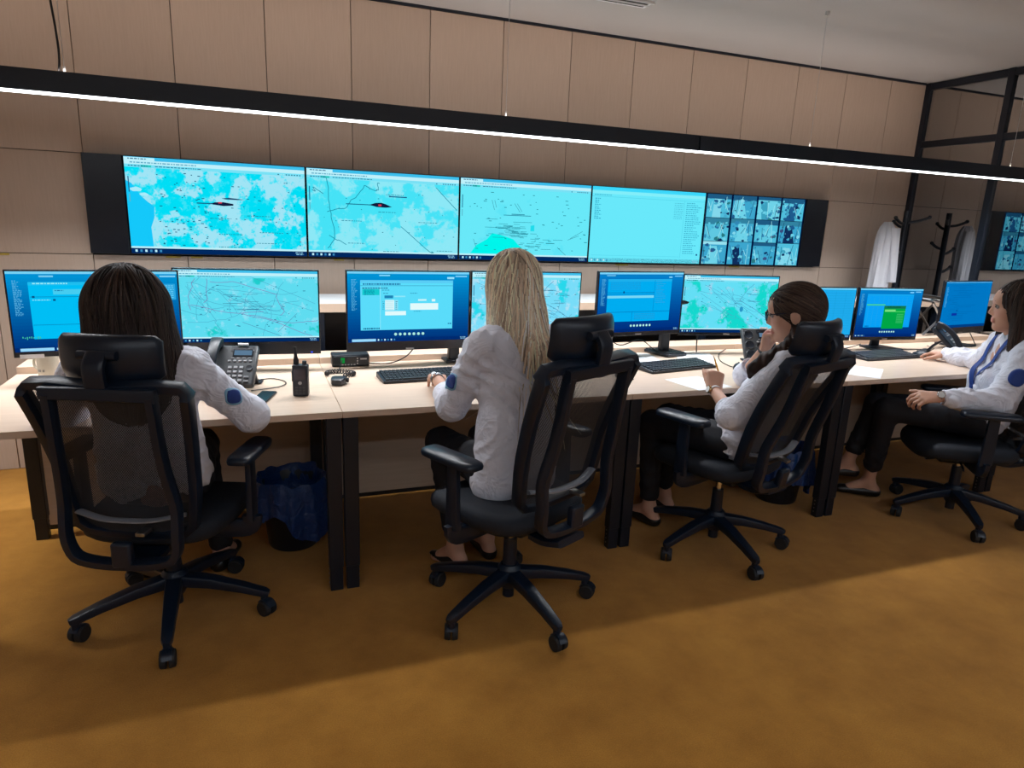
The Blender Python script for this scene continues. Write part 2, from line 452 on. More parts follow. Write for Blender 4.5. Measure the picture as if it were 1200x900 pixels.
# ------------------------------------------------------------------ glazed partition
part = thing('window_1', (PART_X, 0, 0)); tag(part, kind='structure')
posts = [1.80, 1.14, -0.25, -1.64, -3.03, -4.42]
for y in posts:
    MB().box((0, y, CEIL_Z/2), (0.05, 0.05, CEIL_Z-0.004)).build('post', M_BLACKMETAL, part, bevel=0.003)
for z in (0.03, 2.19, CEIL_Z-0.03):
    for a, b in zip(posts[:-1], posts[1:]):
        MB().box((0, (a+b)/2, z), (0.045, a-b-0.05, 0.05)).build('rail', M_BLACKMETAL, part, bevel=0.003)
for a, b in zip(posts[:-1], posts[1:]):
    for za, zb in ((0.055, 2.165), (2.215, CEIL_Z-0.055)):
        MB().box((0.0, (a+b)/2, (za+zb)/2), (0.008, a-b-0.05, zb-za)).build('pane', M_GLASS, part, smooth=False)

# ------------------------------------------------------------------ pendant lights, and an added fill lamp of the same shape
PEND_Y, PEND_Z = 0.80, 1.862
def pendant(xa, xb, y, z, wires, label, led, up, group=None, cord=None):
    r = thing('pendant_light', ((xa+xb)/2, y, z), 0, label, 'light', group)
    L = xb-xa; h = 0.078; w = 0.075
    m = MB()
    m.box2((-L/2, -w/2, 0), (L/2, -w/2+0.006, h)); m.box2((-L/2, w/2-0.006, 0), (L/2, w/2, h))
    m.box2((-L/2, -w/2+0.006, h*0.5), (L/2, w/2-0.006, h*0.5+0.006))
    m.build('housing', M_BLACKMETAL, r)
    for sx in (-1, 1): MB().box((sx*(L/2-0.002), 0, h/2), (0.004, w-0.002, h)).build('end_cap', M_BLACKMETAL, r)
    MB().box2((-L/2+0.006, -w/2+0.0065, -0.004), (L/2-0.006, w/2-0.0065, 0.008)).build('diffuser', led, r, smooth=False)
    if up is not None:
        MB().box2((-L/2+0.006, -w/2+0.010, h*0.5+0.006), (L/2-0.006, w/2-0.010, h*0.5+0.010)).build('upper_diffuser', up, r, smooth=False)
    if led is M_LED:
        for nm, e, zz, yy, rx, spr, sy, colr in (('downlight', DOWN_W, -0.0065, 0, 0, 130, 0.055, (0.93, 0.96, 1.0)), ('wall_wash', WASH_W, h-0.003, -0.006, math.radians(180-60), 90, 0.03, (1.0, 0.86, 0.76))):
            ld = bpy.data.lights.new(nm, 'AREA'); ld.shape = 'RECTANGLE'; ld.size = L-0.02; ld.size_y = sy; ld.energy = e*L; ld.color = colr; ld.spread = math.radians(spr)
            lo = bpy.data.objects.new(nm, ld); COL.objects.link(lo); lo.parent = r; lo.location = (0, yy, zz); lo.rotation_euler = (rx, 0, 0)
    for wx_ in wires:
        x = wx_-(xa+xb)/2
        m = MB().cyl((x, 0, h*0.5), (x, 0, CEIL_Z-z), 0.0013, n=6); m.cyl((x, 0, CEIL_Z-z-0.02), (x, 0, CEIL_Z-z), 0.012, n=12)
        m.cyl((x, 0, h-0.01), (x, 0, h+0.025), 0.005, n=8)
        m.build('suspension_wire', M_WIRE, r)
    if cord is not None:
        x = cord-(xa+xb)/2
        MB().tube(smooth_path([(x, 0, h*0.6), (x+0.012, 0, h+0.05), (x+0.010, 0.0, h+0.16), (x-0.006, 0, h+0.4), (x-0.01, 0, CEIL_Z-z)], 5), 0.0042, n=8).build('power_cord', M_CABLE, r)
    return r
pendant(-2.7, 1.868, PEND_Y, PEND_Z, (-1.055, 0.77), 'black linear pendant light over the desks, left run with the black power cord', M_LED, M_LEDUP, 'linear pendants above the desk row', cord=-1.08)
pendant(1.874, 4.66, PEND_Y, PEND_Z, (2.66, 4.4), 'black linear pendant light over the desks, right run towards the glass partition', M_LED, M_LEDUP, 'linear pendants above the desk row')
pendant(-2.7, 4.5, -3.3, 2.2, (-2.2, 0.9, 4.0), 'black linear pendant light over the rear of the room', M_LEDFILL, M_LEDFILL)  # added out of view to lift the shaded side facing the viewer

# air vent in the ceiling
v = thing('ceiling_vent', (1.40, 1.18, CEIL_Z), math.radians(0), 'narrow slotted air vent in the ceiling', 'vent')
MB().box2((-0.34, -0.055, -0.004), (0.34, 0.055, 0.0)).build('vent_plate', M_WHITE, v, bevel=0.002)
for yy in (-0.022, 0.022):
    MB().box2((-0.32, yy-0.013, -0.0052), (0.32, yy+0.013, -0.0042)).build('slot', M_DARKGAP, v)
MB().box2((-0.34, -0.062, -0.012), (0.34, -0.052, -0.002)).build('slat', M_WHITE, v); MB().box2((-0.33, -0.004, -0.010), (0.33, 0.004, -0.004)).build('slat', M_WHITE, v)
# ------------------------------------------------------------------ pictures on the screens
class Pic:
    """coloured flat shapes on a lit screen; u 0..1 left to right, v 0..1 top to bottom"""
    def __init__(s, w, h, base=None, step=0.00035):
        s.w, s.h, s.b = w, h, MB(); s.step = step; s.n = 0
        s.base = base
        s.layer = 0
        if base is None: s.rect(0, 0, 1, 1, (0, 90, 170))
    def P(s, u, v): return ((u-0.5)*s.w, -s.layer*s.step, (1-v)*s.h)
    def poly(s, uv, c, l=1):
        s.layer = l; s.b.m = 1; s.b.cc = rgb(*c)
        s.b.add([s.P(u, v) for u, v in uv], [tuple(range(len(uv)))[::-1]])
    def rect(s, u0, v0, u1, v1, c, l=0):
        s.poly([(u0, v0), (u1, v0), (u1, v1), (u0, v1)], c, l)
    def bg(s):
        s.layer = 0; s.b.m = 0; s.b.cc = (1, 1, 1)
        s.b.add([s.P(0, 0), s.P(1, 0), s.P(1, 1), s.P(0, 1)], [(3, 2, 1, 0)])
    def line(s, pts, wd, c, l=2):
        asp = s.w/s.h
        for (a, b), (d, e) in zip(pts[:-1], pts[1:]):
            dx, dy = (d-a)*asp, e-b; L = math.hypot(dx, dy) or 1e-6
            nx, ny = -dy/L*wd/2/asp, dx/L*wd/2
            q = [(a+nx, b+ny), (d+nx, e+ny), (d-nx, e-ny), (a-nx, b-ny)]
            s.poly(q, c, l)
            s.poly(q[::-1], c, l)
    def road(s, rnd, a, b, amp, wd, c, n=14, l=2):
        pts = []; off = 0; vx = rnd.uniform(-1, 1)
        for i in range(n+1):
            t = i/n; vx = 0.7*vx+rnd.uniform(-1, 1)*0.6; off += vx*amp/n*3
            e = math.sin(PI*t)
            pts.append((a[0]+(b[0]-a[0])*t+off*e*0.6, a[1]+(b[1]-a[1])*t+off*e))
        pts = [(min(0.995, max(0.005, x)), min(0.93, max(0.09, y))) for x, y in pts]
        s.line(pts, wd, c, l)
    def dashes(s, rnd, n, box, c, wr=(0.008, 0.03), h=0.008, l=3):
        for i in range(n):
            u = rnd.uniform(box[0], box[2]); v = rnd.uniform(box[1], box[3]); w = rnd.uniform(*wr)
            s.rect(u, v, min(u+w, 0.995), v+h, c, l)
    def text(s, rnd, u, v, w, c, h=0.014, l=3):
        x = u
        while x < u+w:
            d = rnd.uniform(0.006, 0.02); s.rect(x, v, min(x+d, u+w), v+h, c, l); x += d+0.005
    def toolbar(s, rnd, dark=(30, 110, 150), bar=(60, 190, 235), light=(190, 240, 250), task=(0, 40, 95)):
        s.rect(0, 0, 1, 0.035, bar, 1); s.rect(0.0, 0.005, 0.16, 0.035, light, 2); s.rect(0, 0.035, 1, 0.075, light, 1); s.rect(0, 0.075, 1, 0.105, (120, 225, 245), 1)
        s.text(rnd, 0.02, 0.014, 0.1, dark, 0.010); s.text(rnd, 0.03, 0.05, 0.35, (90, 170, 200), 0.012); s.text(rnd, 0.02, 0.085, 0.1, dark, 0.010); s.rect(0.085, 0.08, 0.14, 0.10, (40, 200, 190), 2)
        s.text(rnd, 0.16, 0.085, 0.25, dark, 0.009)
        for k in range(9): s.rect(0.84+k*0.016, 0.088, 0.848+k*0.016, 0.100, dark if k not in (1, 2) else (160, 230, 240), 2)
        s.rect(0.012, 0.2, 0.018, 0.36, dark, 2); s.rect(0.012, 0.38, 0.018, 0.46, (90, 180, 200), 2)
        s.rect(0, 0.925, 1, 0.945, light, 1)
        s.taskbar(rnd, task)
    def taskbar(s, rnd, task=(0, 40, 95), search=False):
        s.rect(0, 0.945, 1, 1, task, 1)
        if search: s.rect(0.03, 0.955, 0.22, 0.992, (150, 215, 250), 2)
        u = 0.235 if search else 0.02
        for k in range(6): s.rect(u+k*0.026, 0.96, u+0.012+k*0.026, 0.985, (190, 235, 250) if k % 2 == 0 else (60, 140, 190), 2)
        s.text(rnd, 0.93, 0.957, 0.05, (140, 200, 230), 0.01); s.text(rnd, 0.935, 0.976, 0.045, (140, 200, 230), 0.01)

def pic_map(w, h, seed, mat, style):
    rnd = random.Random(seed); p = Pic(w, h, mat); p.bg()
    dk = (20, 95, 130)
    if style == 'coast':
        p.poly([(0, 0.24), (0.03, 0.27), (0.075, 0.40), (0.11, 0.46), (0.14, 0.50), (0.135, 0.62), (0.115, 0.72), (0.12, 0.93), (0, 0.93)], (20, 200, 250), 1)
        for (u, v, r) in ((0.05, 0.33, 0.02), (0.09, 0.38, 0.015)): p.poly([(u+r*math.cos(a*0.7)*1.6, v+r*math.sin(a*0.7)*(1+0.3*(a % 2))) for a in range(9)], (170, 235, 250), 2)
        p.dashes(rnd, 70, (0.16, 0.13, 0.42, 0.9), dk, (0.006, 0.016), 0.009); p.dashes(rnd, 45, (0.42, 0.13, 0.98, 0.9), dk, (0.005, 0.014), 0.008)
        for u, v, ww in ((0.44, 0.60, 0.12), (0.65, 0.56, 0.14), (0.5, 0.77, 0.12), (0.7, 0.86, 0.12), (0.48, 0.93*0.98, 0.14), (0.72, 0.74, 0.14)): p.text(rnd, u, v, ww, (30, 130, 150), 0.007)
        p.rect(0.37, 0.44, 0.46, 0.452, dk, 3); p.poly([(0.45, 0.445), (0.47, 0.43), (0.52, 0.425), (0.575, 0.44), (0.575, 0.458), (0.52, 0.467), (0.46, 0.455)], (15, 25, 60), 4); p.rect(0.49, 0.425, 0.51, 0.44, (225, 60, 80), 5)
        p.poly([(0.51, 0.385), (0.55, 0.375), (0.60, 0.382), (0.64, 0.39), (0.60, 0.396), (0.53, 0.394)], (25, 70, 110), 4)
    elif style == 'rivers':
        for a, b, am in (((0.12, 0.1), (0.12, 0.9), 0.25), ((0.12, 0.48), (0.36, 0.16), 0.15), ((0.36, 0.16), (0.46, 0.13), 0.2), ((0.84, 0.14), (0.99, 0.40), 0.1), ((0.6, 0.62), (0.83, 0.93), 0.2), ((0.13, 0.75), (0.24, 0.85), 0.1), ((0.03, 0.24), (0.1, 0.28), 0.1)):
            p.road(rnd, a, b, am, 0.008, (30, 140, 165), 18)
        for u, v, ww in ((0.21, 0.57, 0.13), (0.72, 0.56, 0.13), (0.25, 0.83, 0.11), (0.48, 0.92, 0.11), (0.45, 0.455, 0.12), (0.5, 0.25, 0.12), (0.85, 0.90, 0.11)): p.text(rnd, u, v, ww, (30, 120, 150), 0.007)
        p.rect(0.24, 0.375, 0.41, 0.385, dk, 3); p.poly([(0.39, 0.38), (0.43, 0.355), (0.47, 0.35), (0.50, 0.365), (0.54, 0.395), (0.50, 0.405), (0.44, 0.402)], (15, 25, 60), 4); p.rect(0.45, 0.37, 0.47, 0.39, (225, 60, 80), 5)
        p.rect(0.52, 0.268, 0.64, 0.280, (20, 80, 130), 4)
        p.dashes(rnd, 30, (0.03, 0.15, 0.97, 0.9), dk, (0.004, 0.010), 0.007)
    elif style == 'lake':
        p.poly([(0.08, 0.92), (0.12, 0.82), (0.20, 0.74), (0.24, 0.66), (0.30, 0.68), (0.36, 0.71), (0.40, 0.73), (0.44, 0.80), (0.49, 0.87), (0.51, 0.92)], (0, 245, 235), 1)
        p.poly([(0.53, 0.55), (0.56, 0.54), (0.56, 0.62), (0.53, 0.62)], (30, 220, 235), 1)
        for k in range(46):
            u = 0.36+rnd.gauss(0, 0.09); v = 0.62+rnd.gauss(0, 0.055); p.rect(u, v, u+rnd.uniform(0.03, 0.10), v+0.005, (25, 130, 150), 3)
        for k in range(22):
            u = 0.52+rnd.gauss(0, 0.07); v = 0.78+rnd.gauss(0, 0.05); p.rect(u, v, u+rnd.uniform(0.03, 0.08), v+0.005, (25, 130, 150), 3)
        p.rect(0.32, 0.425, 0.53, 0.433, (25, 120, 150), 3); p.rect(0.38, 0.41, 0.48, 0.419, (25, 120, 150), 3)
        for a, b in (((0.23, 0.25), (0.25, 0.37)), ((0.25, 0.25), (0.265, 0.34)), ((0.40, 0.28), (0.445, 0.39)), ((0.42, 0.28), (0.46, 0.38)), ((0.85, 0.70), (0.95, 0.60)), ((0.83, 0.72), (0.92, 0.66)), ((0.75, 0.82), (0.82, 0.92)), ((0.1, 0.74), (0.12, 0.84))): p.line([a, b], 0.006, (60, 150, 170))
        p.dashes(rnd, 60, (0.05, 0.15, 0.98, 0.9), (30, 130, 150), (0.008, 0.026), 0.008)
    elif style == 'city':
        for k in range(16):
            a = (rnd.uniform(0, 1), rnd.uniform(0.12, 0.6)); b = (rnd.uniform(0, 1), rnd.uniform(0.4, 0.92)); p.road(rnd, a, b, 0.25, 0.0045, (70, 155, 190), 16)
        for a, b, am in (((0.14, 0.12), (0.1, 0.55), 0.15), ((0.22, 0.12), (0.19, 0.45), 0.15), ((0.24, 0.16), (0.7, 0.33), 0.1), ((0.7, 0.33), (0.72, 0.62), 0.1), ((0.5, 0.62), (1.0, 0.70), 0.12), ((0.45, 0.60), (0.95, 0.92), 0.1), ((0.1, 0.48), (0.6, 0.57), 0.08)): p.road(rnd, a, b, am, 0.0065, (130, 110, 175), 18, 3)
        for k in range(12):
            u = rnd.uniform(0.25, 0.5); v = rnd.uniform(0.3, 0.55); p.rect(u, v, u+rnd.uniform(0.08, 0.2), v+0.005, (50, 110, 150), 4)
        p.line([(0.45, 0.72), (0.72, 0.92)], 0.005, (80, 110, 160), 4); p.line([(0.7, 0.86), (0.84, 0.6)], 0.005, (80, 120, 160), 4)
        p.dashes(rnd, 45, (0.1, 0.14, 0.95, 0.9), (30, 100, 140), (0.006, 0.02), 0.009)
    elif style == 'roads':
        for k in range(10):
            a = (rnd.uniform(0, 0.6), rnd.uniform(0.12, 0.5)); b = (rnd.uniform(0.5, 1), rnd.uniform(0.3, 0.9)); p.road(rnd, a, b, 0.3, 0.0045, (70, 150, 190), 20)
        p.line([(0.6, 0.42), (0.68, 0.22), (0.74, 0.13)], 0.006, (60, 120, 170), 3); p.line([(0.6, 0.42), (0.78, 0.58), (0.95, 0.78)], 0.006, (70, 125, 175), 3)
        for k in range(10):
            u = rnd.uniform(0.55, 0.8); v = rnd.uniform(0.25, 0.5); p.rect(u, v, u+rnd.uniform(0.05, 0.13), v+0.005, (50, 115, 155), 4)
        p.poly([(0.63+0.02*math.cos(a), 0.58+0.05*math.sin(a)) for a in [i*0.785 for i in range(8)]], (40, 150, 200), 3)
        p.dashes(rnd, 40, (0.05, 0.14, 0.95, 0.9), (30, 110, 150), (0.006, 0.018), 0.009)
    p.toolbar(rnd)
    return p

def pic_list(w, h, seed):
    rnd = random.Random(seed); p = Pic(w, h, None); L = (105, 232, 250)
    p.rect(0, 0, 1, 1, L, 1); p.rect(0, 0, 1, 0.045, (60, 215, 250), 2); p.rect(0, 0.05, 1, 0.09, (130, 238, 250), 2)
    p.text(rnd, 0.02, 0.10, 0.14, (60, 170, 200), 0.010); p.rect(0.0, 0.125, 1, 0.129, (70, 200, 225), 2)
    for k in range(11): p.text(rnd, 0.025, 0.15+k*0.026, 0.03+0.03*rnd.random(), (30, 150, 190), 0.010)
    for k in range(9): p.text(rnd, 0.72, 0.16+k*0.026, 0.08, (80, 195, 220), 0.010)
    for k in range(26): p.text(rnd, 0.83, 0.15+k*0.028, 0.15*rnd.uniform(0.5, 1), (50, 165, 200), 0.010)
    p.rect(0.81, 0.13, 0.813, 0.92, (80, 205, 230), 2); p.rect(0.02, 0.905, 0.8, 0.909, (80, 205, 230), 2)
    p.rect(0.96, 0.86, 0.975, 0.885, (20, 80, 140), 3)
    p.taskbar(rnd)
    return p

def pic_form(w, h, seed, variant):
    """blue desktop with a paler application window"""
    rnd = random.Random(seed); p = Pic(w, h, None)
    n = 24
    for k in range(n):
        t = k/(n-1); c = [int(a+(b-a)*t) for a, b in zip((0, 150, 215), (0, 52, 125))]
        if variant in (2, 3): c = [int(a+(b-a)*t) for a, b in zip((5, 130, 205), (0, 45, 125))]
        p.rect(0, k/n, 1, (k+1)/n, c, 1)
    p.rect(0, 0.0, 1, 0.03, (120, 210, 245), 2)
    for k in range(26): p.text(rnd, 0.03, 0.11+k*0.017, rnd.uniform(0.02, 0.05), (90, 185, 230), 0.008)
    def window(u0, v0, u1, v1, c, bar=(90, 205, 245)):
        p.rect(u0, v0, u1, v1, c, 2); p.rect(u0, v0, u1, v0+0.04, bar, 3)
    if variant == 0:      # form with white fields
        p.rect(0.25, 0.045, 0.335, 0.063, (130, 215, 245), 3); p.rect(0.81, 0.07, 0.87, 0.10, (150, 225, 250), 3); p.rect(0.88, 0.05, 0.98, 0.07, (120, 205, 245), 3)
        window(0.10, 0.12, 0.86, 0.83, (90, 220, 250))
        p.rect(0.10, 0.195, 0.86, 0.20, (20, 110, 160), 4); p.text(rnd, 0.12, 0.165, 0.30, (20, 100, 160), 0.02, 4)
        p.text(rnd, 0.115, 0.225, 0.2, (0, 60, 120), 0.014, 4); p.rect(0.115, 0.245, 0.25, 0.33, (20, 200, 205), 4)
        for k in range(5): p.text(rnd, 0.13, 0.255+k*0.016, 0.08, (0, 110, 150), 0.007, 5)
        p.rect(0.255, 0.20, 0.258, 0.82, (170, 240, 252), 4)
        p.text(rnd, 0.27, 0.255, 0.06, (40, 140, 180), 0.01, 4); p.text(rnd, 0.28, 0.30, 0.04, (40, 140, 180), 0.01, 4)
        p.rect(0.29, 0.335, 0.36, 0.375, (30, 130, 180), 4); p.rect(0.37, 0.34, 0.46, 0.36, (140, 230, 250), 4)
        p.rect(0.295, 0.40, 0.37, 0.545, (215, 245, 250), 4); p.rect(0.375, 0.40, 0.40, 0.545, (140, 225, 245), 4); p.rect(0.295, 0.56, 0.465, 0.62, (225, 250, 252), 4)
        for k in range(6): p.text(rnd, 0.275, 0.42+k*0.022, 0.015, (30, 110, 150), 0.008, 4); p.text(rnd, 0.38, 0.42+k*0.022, 0.015, (30, 110, 150), 0.008, 5); p.rect(0.3, 0.42+k*0.022, 0.36, 0.424+k*0.022, (150, 215, 230), 5)
        p.rect(0.50, 0.45, 0.735, 0.545, (225, 250, 252), 4); p.rect(0.565, 0.39, 0.635, 0.415, (200, 245, 250), 4); p.rect(0.68, 0.39, 0.71, 0.425, (220, 248, 250), 4); p.text(rnd, 0.5, 0.30, 0.06, (40, 140, 180), 0.01, 4)
        p.text(rnd, 0.53, 0.56, 0.06, (40, 140, 180), 0.01, 4); p.text(rnd, 0.82, 0.745, 0.03, (30, 130, 180), 0.02, 4); p.text(rnd, 0.12, 0.795, 0.13, (0, 90, 140), 0.022, 4)
    elif variant == 1:    # incident log
        p.rect(0.18, 0.05, 0.26, 0.07, (120, 205, 240), 3); p.rect(0.82, 0.075, 0.86, 0.10, (120, 215, 250), 3); p.rect(0.89, 0.05, 0.99, 0.07, (130, 210, 245), 3)
        window(0.115, 0.13, 0.88, 0.84, (0, 190, 245), (30, 190, 240))
        p.text(rnd, 0.14, 0.14, 0.2, (150, 235, 250), 0.016, 4); p.rect(0.25, 0.22, 0.87, 0.285, (70, 205, 240), 3); p.text(rnd, 0.26, 0.23, 0.05, (20, 110, 170), 0.012, 4)
        p.rect(0.12, 0.31, 0.87, 0.316, (10, 110, 170), 4); p.rect(0.13, 0.30, 0.145, 0.325, (10, 80, 130), 5); p.text(rnd, 0.13, 0.345, 0.1, (120, 225, 250), 0.014, 4); p.rect(0.245, 0.34, 0.26, 0.365, (10, 80, 130), 5)
        p.rect(0.12, 0.66, 0.87, 0.666, (10, 110, 170), 4)
        p.rect(0.89, 0.16, 0.985, 0.37, (40, 165, 225), 3)
        for k in range(7): p.text(rnd, 0.9, 0.18+k*0.026, 0.075, (120, 215, 245), 0.009, 4)
        for k in range(9): p.rect(0.05+k*0.012, 0.80+0.02*rnd.random(), 0.056+k*0.012, 0.82+0.03*rnd.random(), (60, 190, 160), 4)
    elif variant == 2:    # table
        p.rect(0.08, 0.045, 0.18, 0.06, (120, 205, 240), 3); p.rect(0.82, 0.065, 0.86, 0.09, (120, 205, 240), 3); p.rect(0.89, 0.05, 0.985, 0.07, (110, 195, 240), 3)
        window(0.10, 0.11, 0.86, 0.82, (0, 172, 240), (30, 175, 235))
        p.rect(0.65, 0.12, 0.653, 0.65, (10, 90, 160), 4); p.rect(0.10, 0.33, 0.65, 0.337, (10, 90, 160), 4); p.rect(0.10, 0.385, 0.65, 0.425, (120, 215, 245), 3); p.rect(0.10, 0.36, 0.65, 0.366, (10, 90, 160), 4)
        p.rect(0.10, 0.655, 0.86, 0.662, (10, 90, 160), 4); p.rect(0.40, 0.66, 0.403, 0.82, (10, 90, 160), 4); p.rect(0.28, 0.31, 0.295, 0.345, (10, 60, 120), 5)
        for k in range(5): p.text(rnd, 0.13, 0.16+k*0.028, 0.35, (40, 140, 200), 0.009, 4)
        for k in range(11): p.text(rnd, 0.67, 0.15+k*0.035, rnd.uniform(0.06, 0.17), (60, 150, 205), 0.009, 4)
        for k in range(4): p.text(rnd, 0.43, 0.69+k*0.028, 0.25, (40, 140, 200), 0.009, 4)
    elif variant == 3:    # green pop-up
        p.rect(0.79, 0.06, 0.85, 0.085, (130, 210, 245), 3); p.rect(0.88, 0.05, 0.97, 0.07, (130, 205, 245), 3)
        window(0.12, 0.11, 0.86, 0.80, (5, 160, 245), (20, 165, 240))
        for k in range(17): p.rect(0.13, 0.17+k*0.035, 0.85, 0.1715+k*0.035, (60, 185, 245), 3)
        for k in range(9): p.rect(0.16+k*0.075, 0.16, 0.1625+k*0.075, 0.80, (50, 175, 240), 3)
        p.rect(0.13, 0.32, 0.42, 0.345, (70, 210, 130), 4); p.rect(0.41, 0.35, 0.76, 0.83, (0, 165, 70), 4); p.rect(0.41, 0.35, 0.76, 0.41, (20, 120, 80), 5); p.text(rnd, 0.46, 0.37, 0.22, (0, 60, 60), 0.016, 6)
        p.rect(0.43, 0.43, 0.60, 0.475, (120, 225, 130), 5); p.rect(0.60, 0.46, 0.76, 0.485, (60, 200, 90), 5)
        for k in range(6): p.rect(0.63, 0.52+k*0.035, 0.74, 0.535+k*0.035, (60, 190, 110), 5)
        p.text(rnd, 0.14, 0.765, 0.07, (0, 70, 150), 0.018, 4)
    elif variant == 4:    # plain page
        p.rect(0, 0, 1, 1, (0, 118, 195), 2)
        for k in range(22): p.text(rnd, rnd.uniform(0.08, 0.3), 0.08+k*0.036, rnd.uniform(0.1, 0.5), (0, 95, 170), 0.008, 3)
        p.rect(0.22, 0.68, 0.33, 0.735, (10, 50, 160), 4); p.rect(0.30, 0.61, 0.34, 0.64, (0, 90, 165), 4)
        p.rect(0, 0.94, 1, 1, (0, 60, 130), 4)
        return p
    elif variant == 5:
        p.rect(0, 0.03, 1, 0.94, (30, 170, 235), 2)
        for k in range(16): p.rect(0.03, 0.1+k*0.05, 0.97, 0.104+k*0.05, (20, 150, 215), 3)
        for k in range(6): p.rect(0.1+k*0.15, 0.07, 0.104+k*0.15, 0.92, (20, 150, 215), 3)
        p.taskbar(rnd); return p
    if variant in (0, 2, 3):
        asp = w/h
        for k in range(7):
            u = (0.38 if variant == 0 else 0.40)+k*0.038
            p.poly([(u+0.012*math.cos(a), 0.895+0.012*asp*math.sin(a)) for a in [-i*PI/5 for i in range(10)]], (170, 235, 225), 4)
    p.taskbar(rnd, (0, 38, 105), search=(variant in (0, 1)))
    return p

def pic_cctv(w, h, seed):
    rnd = random.Random(seed); p = Pic(w, h, None); p.rect(0, 0, 1, 1, (0, 20, 60), 1)
    tones = [(30, 90, 140), (70, 170, 205), (130, 215, 235), (50, 135, 180), (15, 45, 90), (95, 200, 225), (60, 160, 190), (110, 210, 232)]
    for i in range(4):
        for j in range(3):
            u0, u1 = i*0.25+0.008, (i+1)*0.25-0.012; v0, v1 = j/3+0.004, (j+1)/3-0.004
            W, H = u1-u0, v1-v0
            p.rect(u0, v0, u1, v1, rnd.choice([(80, 190, 220), (60, 165, 205), (110, 210, 232)]), 2)
            def clip(q): return [(min(u1, max(u0, a)), min(v1, max(v0, b))) for a, b in q]
            # horizon/sky, road wedge, parked blobs
            if rnd.random() < 0.6:
                p.rect(u0, v0, u1, v0+H*rnd.uniform(0.12, 0.3), rnd.choice([(150, 225, 240), (30, 90, 130), (50, 130, 160)]), 3)
            a = rnd.uniform(0.1, 0.5); b = rnd.uniform(0.5, 0.95)
            q = [(u0+W*a, v0+H*0.2), (u0+W*(a+0.3), v0+H*0.2), (u0+W*b, v1), (u0+W*rnd.uniform(0, 0.3), v1)]
            p.poly(clip(q), rnd.choice(tones), 4)
            for k in range(22):
                cx, cy = rnd.uniform(u0, u1), rnd.uniform(v0+H*0.15, v1); r = rnd.uniform(0.006, 0.03)
                n = rnd.randint(5, 7); c = rnd.choice(tones)
                if rnd.random() < 0.03: c = (60, 80, 130)
                if rnd.random() < 0.05: c = (40, 120, 130)
                p.poly(clip([(cx+r*rnd.uniform(0.5, 1.2)*math.cos(-2*PI*m/n), cy+r*1.1*rnd.uniform(0.5, 1.4)*math.sin(-2*PI*m/n)) for m in range(n)]), c, 5+k % 5)
            for k in range(4):
                x = rnd.uniform(u0, u1-0.01); p.line(clip([(x, v0+H*rnd.uniform(0, 0.4)), (x+rnd.uniform(-0.05, 0.05), v0+H*rnd.uniform(0.6, 1))]), 0.008, rnd.choice([(20, 60, 100), (160, 230, 240)]), 10)
    return p

LAND, GRN, WAT = rgb(140, 225, 242), rgb(20, 225, 245), rgb(90, 225, 240)
MM = {
 'coast': map_mat('map_picture_coast', 1, rgb(160, 228, 245), rgb(0, 222, 245), rgb(60, 226, 246), 0.50, 0.58, 7.0),
 'rivers': map_mat('map_picture_rivers', 2, rgb(140, 232, 246), rgb(70, 226, 246), rgb(110, 232, 246), 0.50, 0.60, 5.0),
 'lake': map_mat('map_picture_lake', 3, rgb(105, 232, 248), rgb(95, 228, 246), rgb(120, 236, 248), 0.6, 0.7, 4.0),
 'city': map_mat('map_picture_city', 4, rgb(95, 220, 240), rgb(30, 205, 205), rgb(140, 225, 245), 0.58, 0.58, 7.0),
 'roads': map_mat('map_picture_roads', 5, rgb(100, 222, 245), rgb(20, 215, 205), rgb(160, 215, 240), 0.54, 0.60, 6.0),
 'roads2': map_mat('map_picture_roads_two', 8, rgb(120, 220, 248), rgb(40, 215, 235), rgb(175, 225, 245), 0.56, 0.56, 8.0),
}
def put_pic(pic, parent, loc, base=None, name='screen'):
    o = pic.b.build(name, [base or M_UI, M_UI], parent, color=True, smooth=False)
    o.location = loc
    return o

# ------------------------------------------------------------------ video wall
specs = [('coast', 'far left, map with blue sea at its left side'),
         ('rivers', 'second from left, map with a winding river'),
         ('lake', 'third from left, pale map with a bright turquoise bay'),
         ('list', 'fourth from left, plain cyan page with text columns'),
         ('cctv', 'rightmost, grid of camera pictures')]
for i, (st, lab) in enumerate(specs):
    xc = DISP_X0+(i+0.5)*DISP_W
    r = thing('wall_display', (xc, WALL_Y-0.008, VW_B), 0, 'wall display, '+lab, 'display', 'displays of the video wall')
    W, H = DISP_W-0.004, VW_T-VW_B
    MB().box2((-W/2, -0.05, 0), (W/2, 0.0, H)).build('housing', M_GLOSSBLACK, r, bevel=0.002)
    iw, ih = W-0.008, H-0.010
    if st == 'list': pc = pic_list(iw, ih, 11); base = None
    elif st == 'cctv': pc = pic_cctv(iw, ih, 21); base = None
    else: pc = pic_map(iw, ih, 5+i, MM[st], st); base = MM[st]
    put_pic(pc, r, (0, -0.0508, 0.005), base)
